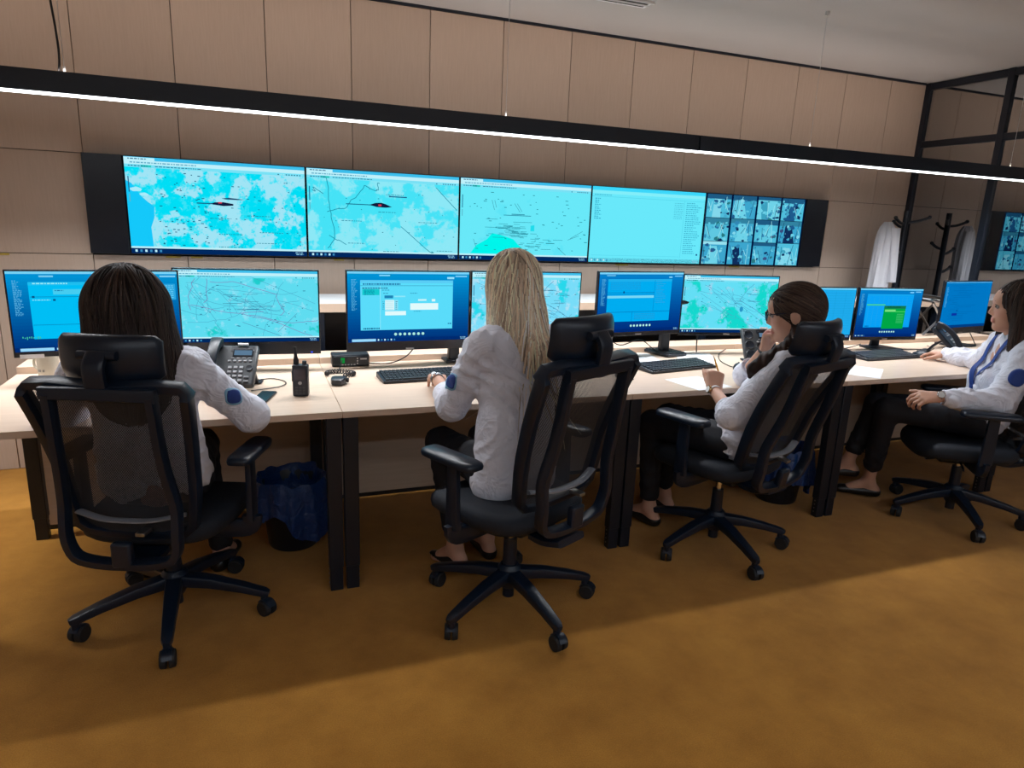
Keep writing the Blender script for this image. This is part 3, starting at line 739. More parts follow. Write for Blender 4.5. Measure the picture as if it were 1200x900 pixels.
# ------------------------------------------------------------------ desks
DW = 1.2385; DX0 = -1.3637; DZ = 0.74; DD = 0.87
desk_labels = ['birch desk at the far left end with the phone and two-way radio',
               'birch desk second from left, with one keyboard and the mobile radio',
               'birch desk in the middle right, with papers and a keyboard',
               'birch desk second from the glass partition, with paper and keyboard',
               'birch desk at the right end beside the glass partition']
desk0 = thing('desk', (DX0, 0, 0))
MB().box2((0.0008, 0, DZ-0.025), (DW-0.0008, DD, DZ)).build('tabletop', M_DESK, desk0, bevel=0.0015)
MB().box2((0.001, DD+0.004, DZ-0.02), (DW-0.001, DD+0.17, DZ+0.030)).build('rear_ledge', M_DESK, desk0, bevel=0.002)
MB().box2((0.002, DD+0.05, 0.022), (DW-0.002, DD+0.068, DZ-0.022)).build('modesty_panel', M_PANEL, desk0, bevel=0.001)
MB().box2((0.0, DD+0.052, 0.0), (DW, DD+0.066, 0.022)).build('plinth', M_BLACKMETAL, desk0)
for sx in (0.004, DW-0.059):
    for sy in (0.012, DD-0.06):
        lg = MB().box2((sx, sy, 0.10), (sx+0.055, sy+0.045, DZ-0.026)).build('leg', M_BLACKMETAL, desk0, bevel=0.003)
        MB().box2((sx+0.003, sy+0.003, 0.0), (sx+0.052, sy+0.042, 0.12)).build('leg_extension', M_BLACKMETAL, lg, bevel=0.003)
        b = MB()
        for k in range(4): b.cyl((sx-0.0006 if sx > 0.5 else sx+0.0556, sy+0.022, 0.03+k*0.02), (sx+0.0005 if sx > 0.5 else sx+0.0545, sy+0.022, 0.03+k*0.02), 0.004, n=8)
        b.build('adjuster_hole', M_STEEL, lg)
    MB().box2((sx+0.008, 0.058, DZ-0.075), (sx+0.047, DD-0.061, DZ-0.028)).build('side_rail', M_BLACKMETAL, desk0, bevel=0.002)
MB().box2((0.062, 0.20, DZ-0.066), (DW-0.062, 0.24, DZ-0.028)).build('cross_rail', M_BLACKMETAL, desk0, bevel=0.002)
MB().box2((0.062, 0.60, DZ-0.066), (DW-0.062, 0.64, DZ-0.028)).build('cross_rail', M_BLACKMETAL, desk0, bevel=0.002)
DESK_N = 5
for i in range(DESK_N):
    d = desk0 if i == 0 else copy_tree(desk0)
    d.location = (DX0+i*DW, 0, 0)
    if i == DESK_N-1: d.scale = ((PART_X-0.06-(DX0+i*DW))/DW, 1, 1)
    tag(d, desk_labels[i], 'desk', 'row of birch desks')

# wall counter behind the monitors
c = thing('wall_counter', (-1.3, 1.25, 0), 0, 'long white-topped counter along the wall behind the monitors', 'counter')
L = 5.95
MB().box2((0, 0.004, 0.94), (5.36, 0.47, 0.985)).build('countertop', M_WHITE, c, bevel=0.002)
MB().box2((5.362, 0.004, 0.94), (L, 0.20, 0.985)).build('countertop', M_WHITE, c, bevel=0.002)
MB().box2((0, 0.0, 0.938), (L, 0.004, 0.984)).build('edge_band', M_DESK, c)
MB().box2((0, 0.16, 0.0), (L, 0.18, 0.938)).build('rear_panel', M_BLACKMETAL, c)
for x in (0.03, 1.22, 2.46, 3.70, 4.94, 5.90):
    MB().box((x, 0.03, 0.469), (0.042, 0.05, 0.936)).build('leg', M_BLACKMETAL, c, bevel=0.003)

# ------------------------------------------------------------------ monitors
def monitor(x, y, yaw, zt, w, h, pic, base, label, chin=0.018, stand=None, led=False, tag_sticker=False):
    r = thing('monitor', (x, y, DZ), math.radians(yaw), label, 'monitor', 'monitors on the desks')
    z1 = zt-DZ; z0 = z1-h; b = 0.0065
    MB().box2((-w/2, -0.008, z0), (w/2, 0.012, z1)).build('bezel', M_GLOSSBLACK, r, bevel=0.002)
    m = MB(); m.box2((-w*0.40, 0.012, z0+0.03), (w*0.40, 0.034, z1-0.05)); m.box2((-0.09, 0.034, z0+0.09), (0.09, 0.05, z0+0.27))
    m.build('rear_shell', M_BLACKPLASTIC, r, bevel=0.008)
    put_pic(pic(w-2*b, h-b-chin), r, (0, -0.0086, z0+chin), base)
    if led: MB().box2((w/2-0.045, -0.0092, z0+0.006), (w/2-0.036, -0.0082, z0+0.011)).build('power_light', M_LEDBLUE, r)
    MB().box2((-0.020, -0.0090, z0+0.004), (0.020, -0.0082, z0+min(0.012, chin-0.003))).build('maker_mark', M_STEEL, r)
    if tag_sticker: MB().box2((-w/2+0.02, -0.0095, z0-0.004), (-w/2+0.10, -0.0085, z0+0.012)).build('label_sticker', M_PAPER, r)
    if stand == 'foot':
        m = MB(); m.prism([(-0.11, -0.09), (0.11, -0.09), (0.085, 0.08), (-0.085, 0.08)], (0, 0.025, 0.0005), (1, 0, 0), (0, 1, 0), (0, 0, 1), 0.012)
        m.build('stand_foot', M_BLACKPLASTIC, r, bevel=0.004)
        MB().tube([(0, 0.07, 0.012), (0, 0.062, 0.08), (0, 0.045, z0+0.16)], [0.035, 0.030, 0.028], n=12, w=0.011, up=(0, 1, 0), sq=True).build('stand_neck', M_BLACKPLASTIC, r)
    else:
        MB().box((0, 0.056, z0+0.18), (0.10, 0.012, 0.10)).build('mount_plate', M_BLACKPLASTIC, r, bevel=0.002)
    return r
def form(v, seed): return lambda w, h: pic_form(w, h, seed, v)
def mapp(st, seed, mm): return lambda w, h: pic_map(w, h, seed, MM[mm], st)
monitor(-1.005, 0.70, 6.0, 1.195, 0.603, 0.345, form(1, 31), None, 'monitor at the far left end with a blue incident form, partly behind a head', 0.022, tag_sticker=True)
monitor(-0.432, 0.76, -4.0, 1.202, 0.607, 0.385, mapp('city', 32, 'city'), MM['city'], 'monitor with a city map, behind the desk phone and two-way radio', 0.060, led=True)
monitor(0.292, 0.75, 1.8, 1.205, 0.607, 0.385, form(0, 33), None, 'monitor with a pale form window and white fields, behind the mobile radio', 0.045)
monitor(0.905, 0.76, -0.5, 1.207, 0.608, 0.352, mapp('roads', 34, 'roads2'), MM['roads2'], 'monitor with a road map, half hidden by the person in the middle', 0.020)
monitor(1.575, 0.75, 6.0, 1.216, 0.579, 0.352, form(2, 35), None, 'monitor with a blue table window, right of the middle chair headrest', 0.022)
monitor(2.175, 0.75, -9.0, 1.202, 0.609, 0.352, mapp('roads', 36, 'roads'), MM['roads'], 'monitor with a turquoise map in front of the person with glasses', 0.018)
monitor(2.865, 0.75, -4.0, 1.137, 0.515, 0.338, form(5, 37), None, 'monitor with a plain blue grid, behind the head of the person with glasses', 0.020, stand='foot')
monitor(3.386, 0.70, -5.0, 1.138, 0.505, 0.336, form(3, 38), None, 'monitor with a green pop-up window, on a black foot', 0.022, stand='foot')
monitor(4.11, 0.72, 7.0, 1.186, 0.55, 0.36, form(4, 39), None, 'angled monitor with a plain blue page at the right end', 0.045, stand='foot')

# monitor poles carrying pairs of screens
def pole(x, y, x0, x1, label):
    r = thing('dual_monitor_mount', (x, y, DZ), 0, label, 'mount', 'black monitor poles')
    MB().box((0, 0, 0.008), (0.10, 0.10, 0.014)).build('base', M_BLACKPLASTIC, r, bevel=0.004)
    MB().tube([(0, 0, 0.012), (0, 0, 0.12), (0, 0, 0.36)], [0.030, 0.026, 0.024], n=16, w=0.022, up=(0, 1, 0), sq=True).build('column', M_BLACKPLASTIC, r)
    MB().tube([(x0-x, -0.02, 0.30), (0, -0.02, 0.30), (x1-x, -0.02, 0.30)], 0.017, n=10).build('crossbar', M_BLACKPLASTIC, r)
pole(-0.74, 0.818, -0.98, -0.46, 'black monitor pole behind the two leftmost monitors')
pole(0.535, 0.818, 0.30, 0.90, 'black monitor pole behind the two monitors of the second desk')
pole(1.80, 0.818, 1.62, 2.10, 'black monitor pole behind the two monitors of the third desk')

# ------------------------------------------------------------------ desk devices
def keyboard(x, y, rz, label, w=0.44, d=0.145):
    r = thing('keyboard', (x, y, DZ), rz, label, 'keyboard', 'black keyboards')
    m = MB(); prof = [(-d/2, 0.0008), (d/2, 0.0008), (d/2, 0.026), (d/2-0.02, 0.026), (-d/2, 0.013)]
    m.prism(prof, (-w/2, 0, 0), (0, 1, 0), (0, 0, 1), (1, 0, 0), w)
    m.build('case', M_BLACKPLASTIC, r, bevel=0.002)
    k = MB(); rows = 6; tilt = math.atan2(0.013, d-0.02)
    R = Matrix.Rotation(tilt, 3, 'X')
    for j in range(rows):
        yy = -d/2+0.016+j*(d-0.032)/(rows-1); zz = 0.013+(yy+d/2)*math.tan(tilt)+0.003
        xx = -w/2+0.012
        n = 0
        while xx < w/2-0.02:
            kw = 0.0155
            if j == 0 and 0.07 < xx+w/2 < 0.10: kw = 0.11
            if not (0.285 < xx+w/2 < 0.295 or 0.345 < xx+w/2 < 0.352):
                k.box((xx+kw/2, yy, zz), (kw, 0.0155, 0.006), R)
            xx += kw+0.0035; n += 1
    tag(k.build('keys', M_KEYS, r, smooth=False), kind='stuff')
    return r
keyboard(0.315, 0.475, math.radians(3), 'black keyboard under the hands of the person in the middle')
keyboard(1.63, 0.44, math.radians(9), 'black keyboard between the papers and the pencil')
keyboard(3.14, 0.47, math.radians(2), 'black keyboard below the green-window monitor')

# small keypad lying on the papers
r = thing('numeric_keypad', (1.80, 0.80, DZ+0.0035), math.radians(12), 'small black keypad lying across two sheets of paper', 'keypad')
MB().box2((-0.075, -0.10, 0.0), (0.075, 0.10, 0.016)).build('case', M_BLACKPLASTIC, r, bevel=0.004)
m = MB()
for i in range(6):
    for j in range(7): m.box((-0.058+i*0.0232, -0.08+j*0.0262, 0.0185), (0.018, 0.020, 0.005))
tag(m.build('keys', M_KEYS, r, smooth=False), kind='stuff')
# calculator-like phone cradle behind the blond worker's keyboard
r = thing('smartphone', (0.64, 0.62, DZ), math.radians(4), 'dark smartphone with green case lying behind the middle keyboard', 'phone')
MB().box2((-0.075, -0.045, 0.0005), (0.075, 0.045, 0.009)).build('case', plain('dark_green_case', (0.02, 0.10, 0.08), 0.4, var=0.05), r, bevel=0.003)
MB().box2((-0.069, -0.040, 0.009), (0.069, 0.040, 0.0098)).build('glass', M_GLOSSBLACK, r)

def mouse(x, y, rz, label):
    r = thing('computer_mouse', (x, y, DZ), rz, label, 'mouse')
    m = MB(); rs = []
    for i in range(9):
        t = i/8; yy = -0.052+0.104*t; ww = 0.030*math.sin(PI*min(0.97, max(0.06, t)))**0.45; hh = 0.034*math.sin(PI*min(0.96, max(0.05, t*0.85+0.02)))**0.6
        rs.append([(ww*math.copysign(abs(math.cos(a))**0.8, math.cos(a)), yy, 0.001+max(0, hh*math.sin(a))) for a in [PI*k/10 for k in range(11)]])
    m.rings(rs); m.build('shell', M_BLACKPLASTIC, r)
    MB().cyl((-0.003, 0.024, 0.028), (0.003, 0.024, 0.028), 0.010, n=14).build('wheel', M_GREYPLASTIC, r)
    return r
mouse(1.955, 0.34, math.radians(-30), 'black mouse on the desk beside the grey desk phone')
mouse(3.42, 0.44, math.radians(20), 'black mouse under the hand of the person at the right')
mouse(1.235, 0.29, math.radians(15), 'black mouse beside the middle chair headrest, left of the papers')

# desk telephones
def phone(x, y, rz, tilt, label, body=M_GREYPLASTIC, speakers=False, leg=True):
    r = thing('desk_phone', (x, y, DZ), rz, label, 'telephone', 'desk telephones')
    R = Matrix.Rotation(math.radians(tilt), 4, 'X')
    def rel(o, z=0.018): o.matrix_local = Matrix.Translation((0, -0.06, z)) @ R; return o
    W, Lh, T = 0.185, 0.20, 0.028
    rel(MB().box2((-W/2, 0.0, 0.0), (W/2, Lh, T)).build('body', body, r, bevel=0.008))
    m = MB(); m.box2((-0.012, 0.165, T+0.0005), (0.078, 0.192, T+0.002)); rel(m.build('brand_strip', M_BLACKPLASTIC, r))
    rel(MB().box2((-0.004, 0.140, T), (0.076, 0.176, T+0.0025)).build('display_frame', M_GLOSSBLACK, r, bevel=0.001))
    rel(MB().box2((0.002, 0.146, T+0.0022), (0.070, 0.170, T+0.0032)).build('display', M_LCD, r))
    k = MB()
    for j in range(4):
        for i in range(3): k.box((-0.006+i*0.022, 0.022+j*0.021, T+0.002), (0.014, 0.011, 0.005))
    for i in range(5): k.box((-0.012+i*0.020, 0.118, T+0.0015), (0.012, 0.007, 0.004))
    for i in range(4): k.box((-0.002+i*0.022, 0.132, T+0.001), (0.012, 0.004, 0.003))
    for i in range(2):
        for j in range(2): k.box((0.062+i*0.0001, 0.018+j*0.020, T+0.002), (0.018, 0.009, 0.004))
    tag(rel(k.build('keys', plain('pale_phone_keys_%d' % len(MATS), (0.35, 0.36, 0.38), 0.5, var=0.1), r, bevel=0.001)), kind='stuff')
    rel(MB().lathe([(0.004, 0), (0.013, 0.0), (0.013, 0.004), (0.004, 0.003)], 18, (0.068, 0.082, T)).build('navigation_ring', M_BLACKPLASTIC, r))
    rel(MB().box2((0.012, 0.196, T), (0.052, 0.202, T+0.010)).build('name_tag', M_PAPER, r))
    if speakers:
        for yy in (0.045, 0.10, 0.16): rel(MB().lathe([(0.0, 0.001), (0.020, 0.001), (0.024, 0.003), (0.027, 0.0)], 22, (-0.058, yy, T)).build('speaker', M_BLACKPLASTIC, r))
    else:
        # handset cradled at the left edge
        pts = smooth_path([(-0.068, 0.0, T+0.012), (-0.068, 0.03, T+0.030), (-0.068, 0.10, T+0.044), (-0.068, 0.17, T+0.034), (-0.068, 0.205, T+0.014)], 5)
        n = len(pts); rad = [0.025-0.006*math.sin(PI*i/(n-1)) for i in range(n)]
        hs = rel(MB().tube(pts, rad, n=14, w=[0.019-0.006*math.sin(PI*i/(n-1)) for i in range(n)], up=(0, 0, 1), sq=True).build('handset', M_BLACKPLASTIC, r))
        for yy in (0.012, 0.19): MB().cyl((-0.068, yy, T+0.001), (-0.068, yy, T+0.03), 0.024, 0.022, n=18).build('ear_cap', M_BLACKPLASTIC, hs, bevel=0.003)
        cd = [(-0.09, 0.0, 0.012)]
        MB().tube(smooth_path([(-0.085, -0.05, 0.03), (-0.11, -0.03, 0.006), (-0.12, 0.04, 0.005), (-0.10, 0.11, 0.006)], 6), 0.003, n=6).build('handset_cord', M_CABLE, r)
    if leg:
        MB().tube([(0.03, 0.10, 0.006), (0.03, 0.07, 0.05), (0.03, 0.02, 0.09)], [0.05, 0.045, 0.04], n=10, w=0.008, up=(0, 1, 0.4), sq=True).build('stand', M_BLACKPLASTIC, r)
        MB().box((0.03, 0.115, 0.006), (0.12, 0.05, 0.010)).build('stand_foot', M_BLACKPLASTIC, r, bevel=0.004)
    return r
phone(-0.505, 0.42, math.radians(-12), 42, 'grey desk phone with handset at the leftmost seat')
phone(2.14, 0.43, math.radians(-16), 56, 'grey desk phone with round speakers beside the person with glasses', speakers=True)
phone(3.66, 0.47, math.radians(26), 45, 'black desk phone with handset beside the rightmost person', body=M_BLACKPLASTIC)

# cord and smartphone near the left phone
def cable(name, pts, r_, mat, label, cat='cable'):
    o = MB().tube(smooth_path(pts, 6), r_, n=6).build(name, mat); tag(o, label, cat); return o
cable('phone_cable', [(-0.47, 0.52, 0.745), (-0.36, 0.575, 0.744), (-0.30, 0.50, 0.744), (-0.33, 0.42, 0.744), (-0.44, 0.375, 0.744)], 0.0022, M_CABLE, 'thin black phone cable looping on the leftmost desk')
r = thing('smartphone', (-0.395, 0.255, DZ), math.radians(-17), 'black smartphone lying by the white sleeve on the leftmost desk', 'phone')
MB().box2((-0.030, -0.085, 0.0005), (0.030, 0.085, 0.009)).build('case', M_BLACKPLASTIC, r, bevel=0.003)
MB().box2((-0.027, -0.081, 0.009), (0.027, 0.081, 0.0098)).build('glass', M_GLOSSBLACK, r)

# two-way radio standing on the desk
r = thing('two_way_radio', (-0.252, 0.27, DZ), math.radians(-14), 'black handheld two-way radio standing upright on the desk', 'radio')
MB().box2((-0.030, -0.019, 0.0005), (0.030, 0.019, 0.128)).build('body', M_BLACKPLASTIC, r, bevel=0.006)
MB().tube([(-0.016, 0, 0.125), (-0.016, 0, 0.145), (-0.017, 0, 0.160), (-0.018, 0, 0.198)], [0.011, 0.0105, 0.0065, 0.0055], n=12).build('antenna', M_RUBBER, r)
MB().cyl((0.016, 0, 0.127), (0.016, 0, 0.142), 0.009, 0.0085, n=16).build('knob', M_BLACKPLASTIC, r, bevel=0.001)
MB().box2((-0.022, -0.0205, 0.070), (0.022, -0.0188, 0.112)).build('display', plain('dim_radio_display', (0.06, 0.045, 0.05), 0.2, var=0.1), r)
m = MB()
for i in range(3):
    for j in range(3): m.box((-0.014+i*0.014, -0.0198, 0.015+j*0.011), (0.009, 0.003, 0.006))
tag(m.build('keys', M_GREYPLASTIC, r), kind='stuff')
MB().cyl((0, -0.019, 0.056), (0, -0.0215, 0.056), 0.007, n=16).build('round_key', M_STEEL, r)
MB().box2((-0.0335, -0.008, 0.06), (-0.0295, 0.008, 0.10)).build('talk_button', M_RUBBER, r)

# mobile radio with fist microphone
r = thing('mobile_radio', (0.012, 0.775, DZ), math.radians(-2), 'black mobile radio with green display in front of the rear ledge', 'radio')
MB().box2((-0.088, 0.0, 0.001), (0.088, 0.085, 0.058)).build('body', M_BLACKPLASTIC, r, bevel=0.004)
MB().box2((-0.082, -0.010, 0.005), (0.082, 0.0, 0.054)).build('front_panel', M_BLACKPLASTIC, r, bevel=0.004)
MB().box2((-0.048, -0.0112, 0.020), (-0.030, -0.0098, 0.046)).build('display', M_GREENLCD, r)
MB().box2((-0.028, -0.0112, 0.018), (0.020, -0.0098, 0.046)).build('dark_display', M_GLOSSBLACK, r)
m = MB()
for i in range(5): m.box((-0.040+i*0.014, -0.011, 0.012), (0.008, 0.003, 0.006))
for i in range(3): m.box((0.030, -0.011, 0.018+i*0.012), (0.006, 0.003, 0.006))
tag(m.build('keys', M_STEEL, r), kind='stuff')
MB().box2((0.044, -0.0112, 0.036), (0.074, -0.0098, 0.042)).build('maker_mark', M_STEEL, r)
r = thing('fist_microphone', (-0.085, 0.435, DZ), math.radians(-20), 'black fist microphone with coiled cord lying on the desk', 'microphone')
MB().tube(smooth_path([(0, -0.045, 0.016), (0, 0.0, 0.018), (0, 0.05, 0.014)], 4), [0.020, 0.024, 0.029, 0.031, 0.031, 0.030, 0.027, 0.022, 0.016], n=14, w=[0.011, 0.014, 0.016, 0.017, 0.017, 0.016, 0.014, 0.012, 0.009], up=(0, 0, 1), sq=True).build('body', M_BLACKPLASTIC, r)
MB().cyl((0.028, 0.01, 0.016), (0.040, 0.01, 0.016), 0.010, n=12).build('talk_button', M_RUBBER, r, bevel=0.002)
pts = []
for i in range(220):
    t = i/219; a = t*2*PI*24; s_ = t*0.95
    cx = -0.03+0.062*math.cos(3.9-s_*5.4); cy = 0.155+0.04*math.sin(3.9-s_*5.4)
    pts.append((cx+0.008*math.cos(a)*0.6, cy+0.008*math.cos(a)*0.8, 0.0115+0.0085*math.sin(a)))
MB().tube(pts, 0.0028, n=5).build('coiled_cord', M_CABLE, r)
cable('radio_cable', [(-0.03, 0.765, 0.775), (-0.05, 0.70, 0.750), (-0.07, 0.63, 0.7435)], 0.003, M_CABLE, 'short black lead hanging from the front of the mobile radio')
cable('monitor_cable', [(0.10, 0.83, 0.744), (0.20, 0.80, 0.744), (0.30, 0.82, 0.78), (0.36, 0.84, 0.86), (0.38, 0.83, 0.92)], 0.003, M_CABLE, 'black cable rising behind the form-window monitor')
cable('white_cable', [(0.61, 0.855, 0.86), (0.655, 0.82, 0.80), (0.70, 0.79, 0.746), (0.76, 0.80, 0.7435)], 0.003, M_WHITECABLE, 'thin white cable hanging beside the middle monitor pole')
cable('mouse_cable', [(2.28, 0.86, 0.744), (2.12, 0.72, 0.744), (2.0, 0.55, 0.744), (1.955, 0.40, 0.7445), (1.975, 0.345, 0.752)], 0.0022, M_CABLE, 'thin black mouse cable crossing the third desk')
cable('monitor_cable', [(2.02, 0.80, 0.744), (2.03, 0.82, 0.82), (2.05, 0.83, 0.90)], 0.0035, M_CABLE, 'short black cable under the turquoise map monitor')
cable('keyboard_cable', [(3.30, 0.55, 0.745), (3.50, 0.66, 0.744), (3.75, 0.62, 0.744), (3.85, 0.74, 0.744)], 0.0022, M_CABLE, 'thin black cable on the desk behind the right keyboard')
cable('monitor_cable', [(4.0, 0.77, 0.80), (4.05, 0.70, 0.744), (4.2, 0.66, 0.744), (4.28, 0.72, 0.76), (4.27, 0.77, 0.84)], 0.003, M_CABLE, 'dark cable drooping under the angled monitor')
cable('monitor_cable', [(3.0, 0.76, 0.80), (3.08, 0.74, 0.75), (3.2, 0.78, 0.744), (3.30, 0.79, 0.76)], 0.003, M_CABLE, 'dark cable beside the black monitor foot')
cable('monitor_cable', [(1.40, 0.80, 0.86), (1.50, 0.80, 0.80), (1.62, 0.79, 0.83), (1.72, 0.79, 0.77), (1.78, 0.78, 0.746)], 0.003, M_CABLE, 'dark cable loop under the blue table monitor')

# papers
def paper(x, y, rz, w, d, label, lines=0, z=0.0):
    r = thing('paper_sheet', (x, y, DZ+z), rz, label, 'paper', 'paper sheets on the desks')
    MB().box2((-w/2, -d/2, 0.0002), (w/2, d/2, 0.0012)).build('sheet', M_PAPER, r, smooth=False)
    rnd = random.Random(int(x*1000)); m = MB()
    for k in range(lines):
        yy = d/2-0.03-k*0.014; m.box2((-w/2+0.02, yy, 0.0013), (-w/2+0.02+rnd.uniform(0.5, 0.85)*w, yy+0.003, 0.0015))
    if lines: m.build('print', M_INK, r, smooth=False)
paper(1.57, 0.70, math.radians(-12), 0.21, 0.297, 'white printed sheet behind the keyboard, left of the small keypad', 10)
paper(1.93, 0.69, math.radians(-28), 0.21, 0.297, 'white printed sheet right of the small keypad', 6)
paper(1.54, 0.12, math.radians(8), 0.21, 0.23, 'white blank sheet at the desk edge under the pencil', 3)
paper(2.63, 0.18, math.radians(-52), 0.21, 0.297, 'white printed form at the edge of the right desk', 8)

# cup at the far left end
r = thing('mug', (-1.225, 0.79, DZ), math.radians(150), 'cream mug with grey print below the leftmost monitor', 'mug')
MB().lathe([(0.0, 0.001), (0.036, 0.001), (0.039, 0.006), (0.040, 0.095), (0.037, 0.095), (0.036, 0.010), (0.0, 0.008)], 32).build('cup', M_CERAMIC, r)
MB().tube(smooth_path([(0.037, 0, 0.078), (0.062, 0, 0.074), (0.066, 0, 0.045), (0.038, 0, 0.022)], 5), 0.0055, n=10).build('handle', M_CERAMIC, r)
m = MB()
for a0, a1 in ((1.15, 1.6), (1.75, 1.95)):
    n = 8; m.add([(0.0403*math.cos(a0+(a1-a0)*i/n), 0.0403*math.sin(a0+(a1-a0)*i/n), z) for z in (0.030, 0.040) for i in range(n+1)], [(i, i+1, n+2+i, n+1+i) for i in range(n)])
m.build('print', M_CUPPRINT, r)

# folding metal stand by the right end of the counter
r = thing('folding_stand', (4.2, 1.0, DZ+0.032), 0, 'grey folding X-leg stand behind the right desks', 'stand')
for yy in (-0.05, 0.10):
    for (a, b) in (((-0.11, 0.255), (0.125, 0.215)), ((-0.09, 0.235), (0.135, 0.0)), ((0.125, 0.215), (-0.135, 0.0))):
        rr = 0.008 if yy < 0 else 0.007
        MB().tube([(a[0], yy, a[1]), ((a[0]+b[0])/2, yy, (a[1]+b[1])/2), (b[0], yy, b[1]+rr)], rr, n=8, sq=True).build('bar', M_STEEL, r)
MB().box((0.0, 0.025, 0.268), (0.24, 0.19, 0.006), Matrix.Rotation(math.radians(9.5), 3, 'Y')).build('tray', M_GREYPLASTIC, r, bevel=0.002)

# ------------------------------------------------------------------ waste bins with blue liners
def bin_(x, y, seed, label, sc=1.0):
    r = thing('waste_bin', (x, y, 0), 0, label, 'bin', 'bins with blue liners')
    MB().lathe([(0.0, 0.001), (0.105, 0.001), (0.11, 0.01), (0.137, 0.285), (0.141, 0.29), (0.137, 0.295), (0.131, 0.285), (0.105, 0.02), (0.0, 0.015)], 32).build('bin_body', M_BLACKPLASTIC, r)
    rnd = random.Random(seed); n = 72; prof = []
    ph = [rnd.uniform(0, 6.28) for _ in range(8)]
    def wob(a, f, k): return math.sin(a*f+ph[k])
    rings = []
    levels = [(0.120, 0.21, 0), (0.128, 0.27, 0.3), (0.136, 0.312, 0.6), (0.148, 0.322, 1.0), (0.158, 0.305, 1.0), (0.163, 0.25, 1.2), (0.168, 0.19, 1.6), (0.176, 0.14, 2.2)]
    for li, (rad, z, amp) in enumerate(levels):
        ring = []
        for j in range(n):
            a = 2*PI*j/n
            dr = amp*(0.004*wob(a, 7, 0)+0.005*wob(a, 13, 1)+0.003*wob(a, 23, 2)+0.006*wob(a, 3, 3))
            dz = (0.010*wob(a, 4, 4)+0.008*wob(a, 9, 5))*(0.4+0.25*amp) if li >= 2 else 0
            if li == len(levels)-1: dz += 0.05*wob(a, 2, 6)-0.02+0.02*wob(a, 5, 7)
            ring.append(((rad+dr)*math.cos(a), (rad+dr)*math.sin(a), z+dz))
        rings.append(ring)
    MB().rings(rings, cap=False).build('bin_liner', M_BAG, r, angle=70)
    return r
bin_(-0.29, 0.50, 3, 'black waste bin with blue liner between the left desk legs')
bin_(2.28, 0.30, 9, 'black waste bin with blue liner behind the chair of the person with glasses')

# ------------------------------------------------------------------ coat stand with a white shirt on it
cs = thing('coat_stand', (4.505, 1.61, 0), 0, 'black coat stand with curved pegs in the corner by the partition', 'coat stand')
MB().tube([(0, 0, 0.02), (0, 0, 0.9), (0, 0, 1.66)], 0.021, n=14).build('pole', M_BLACKMETAL, cs)
MB().lathe([(0.0, 0.0), (0.13, 0.0), (0.13, 0.012), (0.04, 0.03), (0.022, 0.04), (0.0, 0.04)], 32).build('base', M_BLACKMETAL, cs)
pegs = [(1.585, 195, 0.17), (1.60, -35, 0.17), (1.56, 95, 0.10), (1.36, 190, 0.10), (1.21, 190, 0.10), (1.40, 40, 0.09)]
for z, a, l in pegs:
    d = Vector((math.cos(math.radians(a)), math.sin(math.radians(a)), 0))
    pts = smooth_path([d*0.01+Vector((0, 0, z-0.03)), d*l*0.5+Vector((0, 0, z-0.02)), d*l+Vector((0, 0, z+0.012))], 4)
    pg = MB().tube(pts, 0.011, n=10).build('peg', M_BLACKMETAL, cs)
    MB().sphere(d*l+Vector((0, 0, z+0.015)), 0.015, 12, 8).build('peg_knob', M_BLACKMETAL, pg)
M_HUNG = plain('white_hung_cloth', (0.60, 0.60, 0.64), 0.85, var=0.04, scale=30, bump=0.2, bscale=40)
hs = thing('hanging_shirt', (4.275, 1.585, 1.0), 0, 'white shirt hanging from the coat stand in the corner', 'shirt')
rings = []; n = 56
for i in range(15):
    t = i/14; z = 0.0+0.565*t
    w = 0.088*(1-0.12*t) if t < 0.72 else 0.077*math.sqrt(max(0.03, 1-((t-0.72)/0.30)**2))
    dpt = 0.06 if t < 0.75 else 0.06*math.sqrt(max(0.05, 1-((t-0.75)/0.27)**2))
    rings.append([((w+0.010*math.sin(9*a+2*t)*(1-t*0.5)+0.006*math.sin(17*a+1))*math.cos(a)+0.02*t, (dpt+0.014*math.sin(7*a+3*t)*(1-t*0.4))*math.sin(a), z+(0.015*math.sin(3*a) if i == 0 else 0)) for a in [2*PI*j/n for j in range(n)]])
MB().rings(rings).build('body_panel', M_HUNG, hs, angle=70)
rings = []
for i in range(10):
    t = i/9; z = 0.10+0.42*t; w = 0.034+0.012*t
    rings.append([(0.080-0.030*t*t+(w+0.005*math.sin(5*a+4*t))*math.cos(a), -0.06+0.02*t+(0.028+0.004*math.sin(6*a))*math.sin(a), z) for a in [2*PI*j/24 for j in range(24)]])
MB().rings(rings).build('sleeve', M_HUNG, hs, angle=70)
